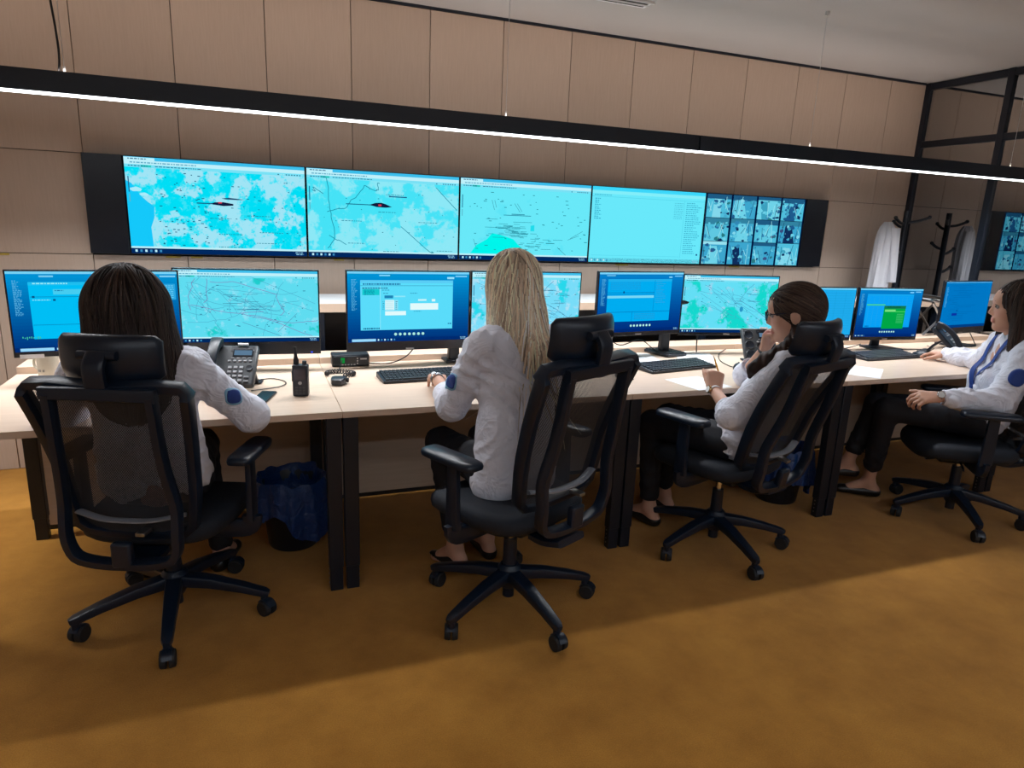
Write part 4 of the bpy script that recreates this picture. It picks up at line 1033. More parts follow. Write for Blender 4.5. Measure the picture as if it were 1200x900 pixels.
# ------------------------------------------------------------------ task chairs
def side(z):
    """side profile of the mesh back: y for a height z (front is +y)"""
    pts = [(0.40, -0.185), (0.46, -0.200), (0.56, -0.212), (0.64, -0.222), (0.74, -0.248), (0.84, -0.280), (0.94, -0.318)]
    for (za, ya), (zb, yb) in zip(pts[:-1], pts[1:]):
        if z <= zb: return ya+(yb-ya)*(z-za)/(zb-za)
    return pts[-1][1]
def halfw(z):
    pts = [(0.40, 0.165), (0.46, 0.185), (0.56, 0.200), (0.66, 0.207), (0.80, 0.224), (0.94, 0.243)]
    for (za, ya), (zb, yb) in zip(pts[:-1], pts[1:]):
        if z <= zb: return ya+(yb-ya)*(z-za)/(zb-za)
    return pts[-1][1]
def make_chair():
    r = thing('office_chair', (0, 0, 0))
    # five-star base with casters
    hub = MB().lathe([(0.0, 0.085), (0.030, 0.085), (0.043, 0.11), (0.045, 0.165), (0.034, 0.18), (0.0, 0.18)], 24).build('base_hub', M_CHAIR, r)
    for k in range(5):
        a = 2*PI*k/5+PI/2
        d = Vector((math.cos(a), math.sin(a), 0)); e = 0.315
        MB().tube([d*0.02+Vector((0, 0, 0.140)), d*0.13+Vector((0, 0, 0.130)), d*0.24+Vector((0, 0, 0.108)), d*e+Vector((0, 0, 0.088)), d*(e+0.018)+Vector((0, 0, 0.084))],
                  [0.028, 0.025, 0.021, 0.018, 0.010], n=12, w=[0.024, 0.020, 0.016, 0.014, 0.010], up=(0, 0, 1), sq=True).build('base_arm', M_CHAIR, r)
        s = Vector((-d.y, d.x, 0)); s = (s*math.cos(0.6*k)+d*math.sin(0.6*k)); c0 = d*e+s.cross(Vector((0, 0, 1)))*0.012
        ca = MB().cyl(d*e+Vector((0, 0, 0.045)), d*e+Vector((0, 0, 0.085)), 0.0135, n=12).build('caster', M_CHAIR, r)
        for q in (-1, 1):
            MB().cyl(c0+s*(0.004*q)+Vector((0, 0, 0.031)), c0+s*(0.024*q)+Vector((0, 0, 0.031)), 0.031, 0.028, n=22).build('wheel', M_RUBBER, ca, bevel=0.003)
        hood = MB(); u = s.cross(Vector((0, 0, 1)))
        rs = []
        for j in range(7):
            th = math.radians(20+j*22)
            o = c0+Vector((0, 0, 0.031))+u*math.cos(th)*0.034+Vector((0, 0, 1))*math.sin(th)*0.034; o2 = c0+Vector((0, 0, 0.031))+u*math.cos(th)*0.030+Vector((0, 0, 1))*math.sin(th)*0.030
            rs.append([o-s*0.015, o+s*0.015, o2+s*0.015, o2-s*0.015])
        hood.rings(rs); hood.build('hood', M_CHAIR, ca)
    MB().cyl((0, 0, 0.045), (0, 0, 0.088), 0.022, n=20).build('column_foot', M_CHAIR, r)
    MB().cyl((0, 0, 0.175), (0, 0, 0.285), 0.027, 0.025, n=20).build('gas_column', M_CHAIR, r)
    MB().cyl((0, 0, 0.22), (0, 0, 0.325), 0.014, n=16).build('piston', M_CHROME, r)
    # tilt mechanism
    mc = MB(); mc.box2((-0.075, -0.12, 0.315), (0.075, 0.12, 0.360)); mc.box2((-0.05, -0.17, 0.320), (0.05, -0.12, 0.352))
    mc.build('tilt_mechanism', M_CHAIR, r, bevel=0.010)
    MB().cyl((0.0, 0.12, 0.335), (0.0, 0.165, 0.325), 0.026, n=18).build('tension_knob', M_CHAIR, r, bevel=0.004)
    for sx in (-1, 1): MB().tube(smooth_path([(0.07*sx, 0.03, 0.335), (0.16*sx, 0.04, 0.330), (0.20*sx, 0.05, 0.322)], 3), 0.007, n=8, w=0.004).build('lever', M_CHAIR, r)
    # seat
    rs = []
    def outline(sc, inset, z):
        pts = []
        for j in range(40):
            t = 2*PI*j/40; c, q = math.cos(t), math.sin(t)
            x = math.copysign(abs(c)**0.45, c)*(0.245-inset); y = math.copysign(abs(q)**0.5, q)*(0.235-inset)+0.025
            pts.append((x*(1.0 if y > 0 else 0.96), y, z+(-0.022*max(0, (y-0.16)/0.1)**2)+0.012*(x/0.25)**2+(0.010*max(0, (-y-0.12)/0.1))))
        return pts
    for inset, z in ((0.05, 0.362), (0.018, 0.365), (0.004, 0.378), (0.0, 0.398), (0.003, 0.418), (0.016, 0.434), (0.05, 0.440), (0.12, 0.436), (0.2, 0.433)):
        rs.append(outline(1, inset, z))
    MB().rings(rs).build('seat', M_FABRIC, r, angle=60)
    # mesh back frame (closed loop)
    zt, zb = 0.935, 0.425; loop = []
    for k in range(9): z = zb+0.03+(zt-0.06-zb)*k/8; loop.append((halfw(z), side(z), z))
    for x, z in ((halfw(zt)-0.004, zt-0.020), (halfw(zt)-0.020, zt), (0.15, zt+0.006), (0.07, zt+0.002), (0, zt), (-0.07, zt+0.002), (-0.15, zt+0.006), (-halfw(zt)+0.020, zt), (-halfw(zt)+0.004, zt-0.020)):
        loop.append((x, side(zt)+0.02*(abs(x)/0.24)**2, z))
    for k in range(9): z = zb+0.03+(zt-0.06-zb)*(8-k)/8; loop.append((-halfw(z), side(z), z))
    for x, z in ((-halfw(zb)+0.015, zb+0.006), (-0.10, zb-0.004), (0, zb-0.006), (0.10, zb-0.004), (halfw(zb)-0.015, zb+0.006)): loop.append((x, side(zb), z))
    MB().tube(loop, 0.015, n=10, loop=True, w=0.024, up=(0, 1, 0.25), sq=True).build('back_frame', M_CHAIR, r)
    # mesh membrane with a lumbar bulge
    vs, fs = [], []; nx, nz = 12, 16
    for j in range(nz+1):
        z = zb+0.005+(zt-0.008-zb)*j/nz; hw = halfw(z)-0.012
        for i in range(nx+1):
            u = -1+2*i/nx
            vs.append((u*hw, side(z)-0.028*(1-u*u)+0.03*(1-u*u)*math.exp(-((z-0.58)/0.09)**2), z))
    for j in range(nz):
        for i in range(nx): a = j*(nx+1)+i; fs.append((a, a+1, a+nx+2, a+nx+1))
    MB().add(vs, fs).build('back_mesh', M_MESH, r)
    # rear support frame
    fr = []
    bw = 0.160
    def ry(z): return side(max(z, 0.44))-0.075+0.05*max(0, (z-0.72)/0.2)
    prof = [(0.148, 0.915), (0.150, 0.86), (0.152, 0.78), (0.157, 0.68), (0.166, 0.60), (0.172, 0.54), (0.172, 0.46), (0.168, 0.41), (0.150, 0.376), (0.115, 0.362)]
    right = [(x, ry(z)-(0.018 if z < 0.5 else 0), z) for x, z in prof]
    left = [(-x, y, z) for x, y, z in right[::-1]]
    pts = smooth_path(right+[(0.05, ry(0.40)-0.022, 0.356), (-0.05, ry(0.40)-0.022, 0.356)]+left, 2)
    MB().tube(pts, 0.013, n=10, w=0.021, up=(0, 1, 0.15), sq=True).build('support_frame', M_CHAIR, r)
    MB().tube([(-0.165, ry(0.915), 0.918), (0, ry(0.915)-0.006, 0.922), (0.165, ry(0.915), 0.918)], 0.020, n=10, w=0.018, up=(0, 1, 0), sq=True).build('top_crossbar', M_CHAIR, r)
    MB().tube(smooth_path([(0, -0.15, 0.338), (0, -0.21, 0.335), (0, ry(0.40)-0.02, 0.356)], 4), 0.07, n=12, w=0.014, up=(0, 0, 1), sq=True).build('support_spine', M_CHAIR, r)
    MB().box((0, ry(0.40)-0.030, 0.392), (0.062, 0.030, 0.085)).build('lumbar_slider', M_CHAIR, r, bevel=0.008)
    MB().tube(smooth_path([(-0.17, side(0.5)-0.02, 0.50), (-0.08, side(0.5)-0.045, 0.488), (0, side(0.5)-0.05, 0.486), (0.08, side(0.5)-0.045, 0.488), (0.17, side(0.5)-0.02, 0.50)], 4), 0.006, n=8, w=0.016, up=(0, 1, 0)).build('lumbar_bar', M_GREYMETAL, r)
    MB().box((0.05, ry(0.44)+0.01, 0.452), (0.03, 0.05, 0.012)).build('lumbar_clip', M_STEEL, r, bevel=0.002)
    # headrest
    ys = side(0.94)
    st = MB().tube(smooth_path([(0, ry(0.915)-0.004, 0.90), (0, ry(0.915)-0.010, 0.95), (0, ys-0.030, 1.00), (0, ys-0.006, 1.035)], 4), 0.030, n=12, w=0.012, up=(0, 1, 0), sq=True).build('headrest_stem', M_CHAIR, r)
    MB().cyl((-0.055, ys-0.004, 1.030), (0.055, ys-0.004, 1.030), 0.014, n=16).build('hinge', M_CHAIR, st)
    rs = []
    for i in range(17):
        u = -1+2*i/16; x = 0.152*u; yc = ys+0.022+0.045*u*u; ring = []
        hh = 0.074*(1-0.10*abs(u)**3)*(1 if abs(u) < 0.99 else 0.80); th = 0.022*(1-0.25*abs(u)**4)*(1 if abs(u) < 0.99 else 0.4)
        for j in range(20):
            t = 2*PI*j/20; c, q = math.cos(t), math.sin(t)
            zz = math.copysign(abs(q)**0.6, q)*hh; ring.append((x, yc+math.copysign(abs(c)**0.6, c)*th+0.012*(zz/0.074)**2-0.05*zz, 1.012+zz))
        rs.append(ring)
    MB().rings(rs).build('headrest_pad', M_LEATHER, r, angle=50)
    # armrests
    for sx in (-1, 1):
        MB().tube(smooth_path([(0.10*sx, 0.0, 0.352), (0.23*sx, 0.0, 0.350), (0.285*sx, 0.0, 0.362), (0.292*sx, 0.0, 0.40)], 3), 0.034, n=10, w=0.013, up=(0, 1, 0), sq=True).build('arm_bracket', M_CHAIR, r)
        MB().tube([(0.292*sx, 0, 0.385), (0.294*sx, 0, 0.50), (0.294*sx, 0, 0.640)], [0.013, 0.012, 0.011], n=10, w=[0.030, 0.027, 0.024], up=(0, 1, 0), sq=True).build('arm_post', M_CHAIR, r)
        rs = []
        for (ins, z) in ((0.012, 0.622), (0.002, 0.626), (0.0, 0.636), (0.003, 0.646), (0.012, 0.652)):
            rs.append([(0.292*sx+math.copysign(abs(math.cos(t))**0.4, math.cos(t))*(0.043-ins), 0.015+math.copysign(abs(math.sin(t))**0.35, math.sin(t))*(0.130-ins), z) for t in [2*PI*j/32 for j in range(32)]])
        MB().rings(rs).build('arm_pad', M_LEATHER, r, angle=50)
    return r
CHAIRS = [(-0.728, 0.03, -20.5, 270, 0.0, 0.0, 0, 'black mesh office chair at the left desk, seen square from behind'),
          (0.455, -0.280, 25, 282, 0.03, 0.060, 2.5, 'black mesh office chair in the middle of the picture, nearest the viewer'),
          (1.560, -0.085, 16, 266, 0.03, 0.035, 10, 'black mesh office chair of the person with glasses'),
          (3.040, -0.165, 55, 239, 0.0, 0.0, 0, 'black mesh office chair at the right edge, turned to the left')]
chair0 = make_chair()
BACK = ('back_', 'support_frame', 'top_crossbar', 'lumbar_', 'headrest')
for i, (x, y, a, ba, lift, hl, rec, lab) in enumerate(CHAIRS):
    c = chair0 if i == 0 else copy_tree(chair0)
    c.location = (x, y, 0); c.rotation_euler = (0, 0, math.radians(a))
    for ch in c.children:          # the star base swivels on its own
        if ch.name.startswith(('base_arm', 'caster')): ch.rotation_euler = (0, 0, math.radians(ba-90-a))
        elif not ch.name.startswith(('base_hub', 'column_foot', 'gas_column')): ch.location.z = lift
        if ch.name.startswith(BACK) and (rec or hl):   # reclined back, raised by its ratchet
            R_ = Matrix.Rotation(math.radians(rec), 4, 'X'); pv = Vector((0, -0.19, 0.38))
            ch.matrix_local = Matrix.Translation((0, 0, lift+hl)) @ Matrix.Translation(pv) @ R_ @ Matrix.Translation(-pv)
    tag(c, lab, 'chair', 'mesh office chairs')
# ------------------------------------------------------------------ smooth bodies: blended round cones turned into one mesh
def A(*p): return np.array(p, dtype=np.float64)
def nrm(v): v = np.asarray(v, float); return v/np.linalg.norm(v)
def rc(a, b, ra, rb, k=0.02, flat=None, fs=1.0, op='u'):
    """round cone a-b; flat = axis along which the section is squeezed by fs"""
    return dict(t='rc', a=A(*a), b=A(*b), ra=ra, rb=rb, k=k, flat=None if flat is None else nrm(flat), fs=fs, op=op,
                c=(A(*a)+A(*b))/2, R=np.linalg.norm(A(*a)-A(*b))/2+max(ra, rb))
def el(c, r, M=None, k=0.02, op='u'):
    return dict(t='el', c=A(*c), r=A(*r), M=np.eye(3) if M is None else np.asarray(M), k=k, op=op, R=max(r))
def cut(p, n, k=0.004):
    """remove everything on the +n side of the plane through p"""
    return dict(t='pl', p=A(*p), n=nrm(n), k=k, op='c', c=A(*p), R=1e3)
def p_dist(q, P):
    if q['t'] == 'rc':
        X = P-q['a']; d = q['b']-q['a']
        if q['flat'] is not None:
            f = q['flat']; s = 1.0/q['fs']-1.0
            X = X+(X@f)[..., None]*f*s; d = d+(d@f)*f*s
        L2 = float(d@d) or 1e-12
        t = np.clip((X@d)/L2, 0, 1)
        D = np.linalg.norm(X-t[..., None]*d, axis=-1)-(q['ra']+(q['rb']-q['ra'])*t)
        return D*(q['fs'] if q['flat'] is not None else 1.0)
    if q['t'] == 'el':
        X = (P-q['c'])@q['M']
        k0 = np.linalg.norm(X/q['r'], axis=-1); k1 = np.linalg.norm(X/(q['r']**2), axis=-1)+1e-9
        return k0*(k0-1)/k1
    return (P-q['p'])@q['n']
def smin(a, b, k):
    h = np.clip(0.5+0.5*(b-a)/k, 0, 1)
    return b+(a-b)*h-k*h*(1-h)
def sdf(prims, P, disp=None, cen=None, brad=0.0):
    """P (..., 3); with cen (block centres of P's first axis) far primitives are skipped"""
    D = np.full(P.shape[:-1], 0.5)
    for q in prims:
        m = slice(None)
        if cen is not None and q['op'] == 'u':
            m = np.linalg.norm(cen-q['c'], axis=-1) < q['R']+brad+0.06
            if not m.any(): continue
        d = p_dist(q, P[m])
        if q['op'] == 'u': D[m] = smin(D[m], d, q['k'])
        elif q['op'] == 's': D[m] = -smin(-D[m], d, q['k'])
        else: D[m] = -smin(-D[m], -d, q['k'])
    if disp is not None: D = D+disp(P)
    return D
def surf(prims, h, disp=None, pad=0.02, B=10):
    us = [q for q in prims if q['op'] == 'u']
    lo = np.min([q['c']-q['R'] for q in us], 0)-pad; hi = np.max([q['c']+q['R'] for q in us], 0)+pad
    nb = np.ceil((hi-lo)/(h*B)).astype(int)
    bi = np.stack(np.meshgrid(*[np.arange(n) for n in nb], indexing='ij'), -1).reshape(-1, 3)
    cen = lo+(bi+0.5)*B*h-0.5*h
    d0 = sdf(prims, cen)
    rad = B*h*0.87
    act = np.abs(d0) < rad*1.15+0.015
    F = np.empty(tuple(nb*B), np.float32)
    V = F.reshape(nb[0], B, nb[1], B, nb[2], B)
    V[...] = d0.reshape(nb[0], 1, nb[1], 1, nb[2], 1)
    off = np.stack(np.meshgrid(*[np.arange(B)]*3, indexing='ij'), -1).reshape(-1, 3)
    ai = bi[act]
    for s in range(0, len(ai), 400):
        b = ai[s:s+400]
        P = lo+(b[:, None, :]*B+off[None])*h
        D = sdf(prims, P, disp, cen[act][s:s+400], rad)
        V[b[:, 0], :, b[:, 1], :, b[:, 2], :] = D.reshape(-1, B, B, B)
    # surface nets
    I = F < 0
    cnt = np.zeros(tuple(np.array(F.shape)-1), np.uint8)
    for dx in (0, 1):
        for dy in (0, 1):
            for dz in (0, 1):
                cnt += I[dx:F.shape[0]-1+dx, dy:F.shape[1]-1+dy, dz:F.shape[2]-1+dz]
    ac = np.argwhere((cnt > 0) & (cnt < 8))
    idx = np.full(cnt.shape, -1, np.int32); idx[ac[:, 0], ac[:, 1], ac[:, 2]] = np.arange(len(ac))
    corners = [(0, 0, 0), (1, 0, 0), (0, 1, 0), (1, 1, 0), (0, 0, 1), (1, 0, 1), (0, 1, 1), (1, 1, 1)]
    cv = np.stack([F[ac[:, 0]+x, ac[:, 1]+y, ac[:, 2]+z] for x, y, z in corners], 1).astype(np.float64)
    acc = np.zeros((len(ac), 3)); n = np.zeros(len(ac))
    for i, a in enumerate(corners):
        for j, b in enumerate(corners):
            if j > i and sum(abs(a[k]-b[k]) for k in range(3)) == 1:
                va, vb = cv[:, i], cv[:, j]; m = (va < 0) != (vb < 0)
                t = np.where(m, va/np.where(m, va-vb, 1), 0)
                p = np.array(a)+t[:, None]*(np.array(b)-np.array(a))
                acc += np.where(m[:, None], p, 0); n += m
    verts = lo+(ac+acc/n[:, None])*h
    quads = []
    S = F.shape
    for ax in range(3):
        o1, o2 = [(1, 2), (2, 0), (0, 1)][ax]
        a = np.take(I, np.arange(S[ax]-1), ax); b = np.take(I, np.arange(1, S[ax]), ax)
        e = np.argwhere(a != b)
        e = e[(e[:, o1] > 0) & (e[:, o2] > 0) & (e[:, o1] < S[o1]-1) & (e[:, o2] < S[o2]-1)]
        ins = I[e[:, 0], e[:, 1], e[:, 2]]
        def cell(u, v):
            c = e.copy(); c[:, o1] -= u; c[:, o2] -= v
            return idx[c[:, 0], c[:, 1], c[:, 2]]
        q = np.stack([cell(1, 1), cell(0, 1), cell(0, 0), cell(1, 0)], 1)
        q[~ins] = q[~ins][:, ::-1]
        quads.append(q)
    quads = np.concatenate(quads)
    return verts, quads[(quads >= 0).all(1)]
def grad(prims, P, disp=None, e=0.002):
    g = np.stack([sdf(prims, P+d, disp)-sdf(prims, P-d, disp) for d in np.eye(3)*e], -1)
    return g/(np.linalg.norm(g, axis=-1, keepdims=True)+1e-9)
def to_surface(prims, P, off=0.0, it=6, disp=None):
    for _ in range(it):
        d = sdf(prims, P, disp)-off
        P = P-grad(prims, P, disp)*d[..., None]*0.9
    return P
def np_mesh(name, verts, faces, mat, parent=None, cols=None, org=None, smooth=True):
    me = bpy.data.meshes.new(name)
    v = verts if org is None else verts-np.asarray(org)
    me.from_pydata(v.tolist(), [], faces.tolist() if hasattr(faces, 'tolist') else faces)
    me.materials.append(mat)
    if smooth: me.polygons.foreach_set('use_smooth', [True]*len(me.polygons))
    if cols is not None:
        at = me.attributes.new('Col', 'FLOAT_COLOR', 'POINT')
        c = np.concatenate([cols, np.ones((len(cols), 1))], 1).astype(np.float32); at.data.foreach_set('color', c.ravel())
    o = bpy.data.objects.new(name, me); COL.objects.link(o)
    if parent is not None: o.parent = parent
    return o
def frame(az, tilt=0.0, roll=0.0):
    """columns right, forward, up; az from +y towards +x in degrees, tilt > 0 nods down"""
    a = math.radians(az); t = math.radians(tilt); ro = math.radians(roll)
    f = A(math.sin(a)*math.cos(t), math.cos(a)*math.cos(t), -math.sin(t)); r = A(math.cos(a), -math.sin(a), 0); u = np.cross(r, f)
    r2 = r*math.cos(ro)+u*math.sin(ro); u2 = -r*math.sin(ro)+u*math.cos(ro)
    return np.stack([r2, f, u2], 1)

# ------------------------------------------------------------------ people
M_SKIN = attr_skin('skin', 0.48, sss=0.12, spec=0.35, bump=0.05, bscale=220)
M_HAIR = attr_skin('hair', 0.5, spec=0.22)
def shirt_mat():
    m = plain('white_shirt_cotton', (0.79, 0.80, 0.90), 0.8, var=0.03, scale=25, sheen=0.1)
    nt = m.node_tree; p = nt.nodes['Principled BSDF']; tc = nt.nodes.new('ShaderNodeTexCoord')
    prev = None
    for sc, dist, det, amt, st_ in ((9, 2.2, 2, 0.020, 0.30), (22, 0.8, 2, 0.006, 0.18)):
        n = nt.nodes.new('ShaderNodeTexNoise'); n.inputs['Scale'].default_value = sc; n.inputs['Distortion'].default_value = dist; n.inputs['Detail'].default_value = det
        nt.links.new(tc.outputs['Object'], n.inputs['Vector'])
        a = nt.nodes.new('ShaderNodeMath'); a.operation = 'SUBTRACT'; a.inputs[1].default_value = 0.5; nt.links.new(n.outputs['Fac'], a.inputs[0])
        b = nt.nodes.new('ShaderNodeMath'); b.operation = 'ABSOLUTE'; nt.links.new(a.outputs[0], b.inputs[0])
        bp = nt.nodes.new('ShaderNodeBump'); bp.invert = True; bp.inputs['Strength'].default_value = st_; bp.inputs['Distance'].default_value = amt*4
        nt.links.new(b.outputs[0], bp.inputs['Height'])
        if prev: nt.links.new(prev.outputs[0], bp.inputs['Normal'])
        prev = bp
    nt.links.new(prev.outputs[0], p.inputs['Normal'])
    return m
M_SHIRT = shirt_mat()
M_TROUSER = plain('dark_navy_trousers', (0.007, 0.008, 0.014), 0.75, var=0.2, scale=120, bump=0.2, bscale=40)
M_SHOE = plain('black_shoe_leather', (0.006, 0.006, 0.007), 0.3, var=0.1)
M_EYE = plain('eye_white', (0.32, 0.29, 0.28), 0.2, var=0.02)
M_IRIS = plain('dark_iris', (0.03, 0.015, 0.008), 0.15, var=0.1)
M_BROW = plain('dark_eyebrow', (0.03, 0.018, 0.012), 0.7, var=0.2)
M_BADGE = plain('royal_blue_cloth', (0.010, 0.045, 0.26), 0.65, var=0.1, scale=200)
M_BADGELINE = plain('pale_blue_piping', (0.25, 0.50, 0.70), 0.6, var=0.05)
M_STRAPWHITE = plain('white_watch_strap', (0.75, 0.74, 0.76), 0.45, var=0.03)
M_GOLD = plain('watch_gold', (0.62, 0.45, 0.22), 0.25, metal=1.0, var=0.05)
M_DIAL = plain('white_dial', (0.85, 0.85, 0.85), 0.3, var=0.02)
M_BROWNSTRAP = plain('brown_strap', (0.12, 0.05, 0.025), 0.5, var=0.1)
M_FRAME = plain('dark_glasses_frame', (0.008, 0.010, 0.03), 0.25, var=0.1)

def hand_prims(wrist, d, n, side_, curls, spread=0.10, thumb=(0.55, 0.6, 0.25), s=1.0):
    """wrist point, finger direction d, back-of-hand normal n, side_ = +1 when the thumb lies along n x d"""
    d = nrm(d); n = nrm(n-np.dot(n, d)*d); t = np.cross(n, d)*side_      # t points to the thumb side
    W = A(*wrist); pr = []
    ks = 0.007
    for i, off in enumerate((0.030, 0.010, -0.010, -0.028)):
        k0 = W+d*0.012*s+t*off*0.65*s; k1 = W+d*(0.088-0.004*abs(i-1.2)**1.5)*s+t*off*s
        pr.append(rc(k0, k1, 0.0145*s, 0.0115*s, 0.014))
        ln = [(0.040, 0.026, 0.020), (0.044, 0.029, 0.021), (0.041, 0.027, 0.020), (0.032, 0.021, 0.018)][i]
        ang = 0.0; p = k1; sp = spread*(1.4-i)*0.8
        c = curls[i] if isinstance(curls, (list, tuple)) else curls
        for j, L in enumerate(ln):
            ang += c*(1.0, 1.15, 0.8)[j]
            dd = nrm(d*math.cos(ang)-n*math.sin(ang)+t*sp*math.cos(ang))
            q = p+dd*L*s
            pr.append(rc(p, q, (0.0095, 0.0085, 0.0078)[j]*s, (0.0087, 0.0079, 0.0066)[j]*s, 0.004 if j == 0 else 0.003)); p = q
    b0 = W+d*0.020*s+t*0.020*s-n*0.006*s
    dt = nrm(d*thumb[0]+t*thumb[1]-n*thumb[2]); b1 = b0+dt*0.045*s; dt2 = nrm(dt+d*0.45); b2 = b1+dt2*0.032*s; b3 = b2+nrm(dt2+d*0.2-n*0.15)*0.024*s
    pr += [rc(b0, b1, 0.0165*s, 0.0115*s, 0.012), rc(b1, b2, 0.0108*s, 0.0095*s, 0.004), rc(b2, b3, 0.0095*s, 0.0075*s, 0.003)]
    return pr

def head_prims(H, M, neck):
    W = lambda x, y, z: H+M@A(x, y, z)
    pr = [el(W(0, -0.014, 0.030), (0.072, 0.090, 0.080), M, 0.02),
          el(W(0, 0.030, -0.022), (0.056, 0.060, 0.080), M, 0.03),
          rc(W(0, 0.036, -0.072), W(0, 0.066, -0.090), 0.034, 0.017, 0.025),
          rc(W(-0.036, 0.000, -0.055), W(0, 0.05, -0.085), 0.022, 0.018, 0.025), rc(W(0.036, 0.000, -0.055), W(0, 0.05, -0.085), 0.022, 0.018, 0.025),
          el(W(-0.036, 0.050, -0.026), (0.024, 0.024, 0.026), M, 0.02), el(W(0.036, 0.050, -0.026), (0.024, 0.024, 0.026), M, 0.02),
          rc(W(-0.030, 0.072, 0.030), W(0.030, 0.072, 0.030), 0.016, 0.016, 0.025), el(W(0, 0.030, 0.050), (0.058, 0.056, 0.050), M, 0.03),
          el(W(0.032, 0.100, 0.005), (0.017, 0.017, 0.010), M, 0.012, 's'), el(W(-0.032, 0.100, 0.005), (0.017, 0.017, 0.010), M, 0.012, 's'),
          rc(W(0, 0.083, 0.014), W(0, 0.099, -0.024), 0.0060, 0.0085, 0.012), rc(W(-0.008, 0.090, -0.029), W(0.008, 0.090, -0.029), 0.0078, 0.0078, 0.006),
          rc(W(-0.016, 0.083, -0.0535), W(0.016, 0.083, -0.0535), 0.0065, 0.0065, 0.006), rc(W(-0.013, 0.083, -0.064), W(0.013, 0.083, -0.064), 0.0068, 0.0068, 0.006),
          el(W(0.074, -0.008, -0.008), (0.010, 0.019, 0.031), M, 0.006), el(W(-0.074, -0.008, -0.008), (0.010, 0.019, 0.031), M, 0.006),
          rc(W(0, -0.024, -0.055), neck, 0.050, 0.053, 0.02)]
    return pr
def skin_cols(verts, H, M, base):
    L = (verts-H)@M; c = np.tile(np.array(base), (len(verts), 1))
    def blend(m, col): c[:] = c*(1-m[:, None])+np.array(col)*m[:, None]
    g = lambda x, y, z, sx, sy, sz: np.exp(-(((L[:, 0]-x)/sx)**2+((L[:, 1]-y)/sy)**2+((L[:, 2]-z)/sz)**2))
    for sx in (-1, 1): blend(0.35*g(sx*0.038, 0.07, -0.025, 0.022, 0.03, 0.02), (0.62, 0.20, 0.15))
    lip = (np.abs(L[:, 0]) < 0.021) & (L[:, 2] < -0.047) & (L[:, 2] > -0.071) & (L[:, 1] > 0.078)
    blend(lip*0.5, (0.50, 0.10, 0.09))
    return c
def strands(hull, starts, length, step, rnd, cols, wid=0.0045, off=0.002, droop=1.0, disp=None, jit=0.12, fwd=None, zfree=None):
    """hair locks that run down over the hull, as thin three-sided ribbons in one mesh"""
    P = to_surface(hull, starts, off, 8); path = [P]; n = int(length.max()/step)
    vel = np.zeros_like(P); g = np.tile(A(0, 0, -1.0), (len(P), 1))+rnd.normal(0, jit, P.shape)
    if fwd is not None: g = g+fwd
    for i in range(n):
        N = grad(hull, P); t = g-(g*N).sum(1)[:, None]*N
        t = t/(np.linalg.norm(t, axis=1)[:, None]+1e-6); vel = nrm_rows(0.6*vel+t)
        if zfree is not None:
            fr_ = P[:, 2] < zfree; vel[fr_] = nrm_rows(last[fr_] if i else vel[fr_])
        last = vel.copy()
        P = P+vel*step; d = sdf(hull, P)-off; N = grad(hull, P); pull = np.clip(d, -0.02, 0.012)[:, None]*0.8
        if zfree is not None: pull[fr_] = 0
        P = P-N*pull
        path.append(P)
    path = np.stack(path, 1)                     # (strand, point, 3)
    S, K, _ = path.shape
    act = np.minimum(K, np.maximum(3, (length/step).astype(int)))
    V, Fc, C = [], [], []
    for s in range(S):
        m = act[s]; pts = path[s, :m]; t = np.gradient(pts, axis=0); t = nrm_rows(t); N = grad(hull, pts); b = nrm_rows(np.cross(t, N))
        u = np.linspace(0, 1, m)[:, None]; w = wid*(0.45+0.55*np.sin(np.pi*np.clip(u*0.9+0.08, 0, 1)))*(1-0.5*u**3)
        base = len(V)*0+sum(len(x) for x in V)
        ring = np.stack([pts-b*w, pts+N*w*0.55, pts+b*w, pts-N*w*0.3], 1).reshape(-1, 3)
        V.append(ring); C.append(np.tile(cols[s], (len(ring), 1)))
        for i in range(m-1):
            for j in range(4):
                k = (j+1) % 4; a = base+i*4; Fc.append([a+j, a+k, a+4+k, a+4+j])
    return np.concatenate(V), Fc, np.concatenate(C)
def nrm_rows(v): return v/(np.linalg.norm(v, axis=-1, keepdims=True)+1e-9)
def wrinkles(arms, amp=0.0034, seed=0.0):
    def f(P):
        x, y, z = P[..., 0]+seed, P[..., 1]-seed*0.7, P[..., 2]
        rg = lambda a: 1.0-np.abs(np.sin(a))          # sharp-crested folds
        w = rg(43*x+31*z+1.8*np.sin(19*z+seed)+22*y)*np.clip(np.sin(9*z+7*x+seed)+0.3, 0, 1)+rg(52*y-39*z+1.7*np.sin(23*x+seed)+15*x)*np.clip(np.sin(11*x-8*z+5*y+2*seed)+0.2, 0, 1)+0.8*rg(25*z-54*x+17*y+1.5*np.sin(29*z))*np.clip(np.sin(13*y+10*z-seed), 0, 1)
        D = amp*(0.75-1.7*w)
        for a, b in arms:
            a, b = A(*a), A(*b); d = b-a; L = np.linalg.norm(d); d = d/L
            X = P-a; t = X@d; q = X-t[..., None]*d; r = np.linalg.norm(q, axis=-1)
            wt = np.exp(-((t-L*0.5)/(L*0.55))**2)*np.exp(-(r/0.085)**4)
            D = D-amp*1.5*wt*rg(PI*t/0.05+1.8*np.sin(24*q[..., 2]+19*q[..., 0]+seed)+14*q[..., 1])*np.clip(0.4+np.sin(21*q[..., 1]+25*q[..., 0]+19*t+seed), 0, 1)
        return D
    return f
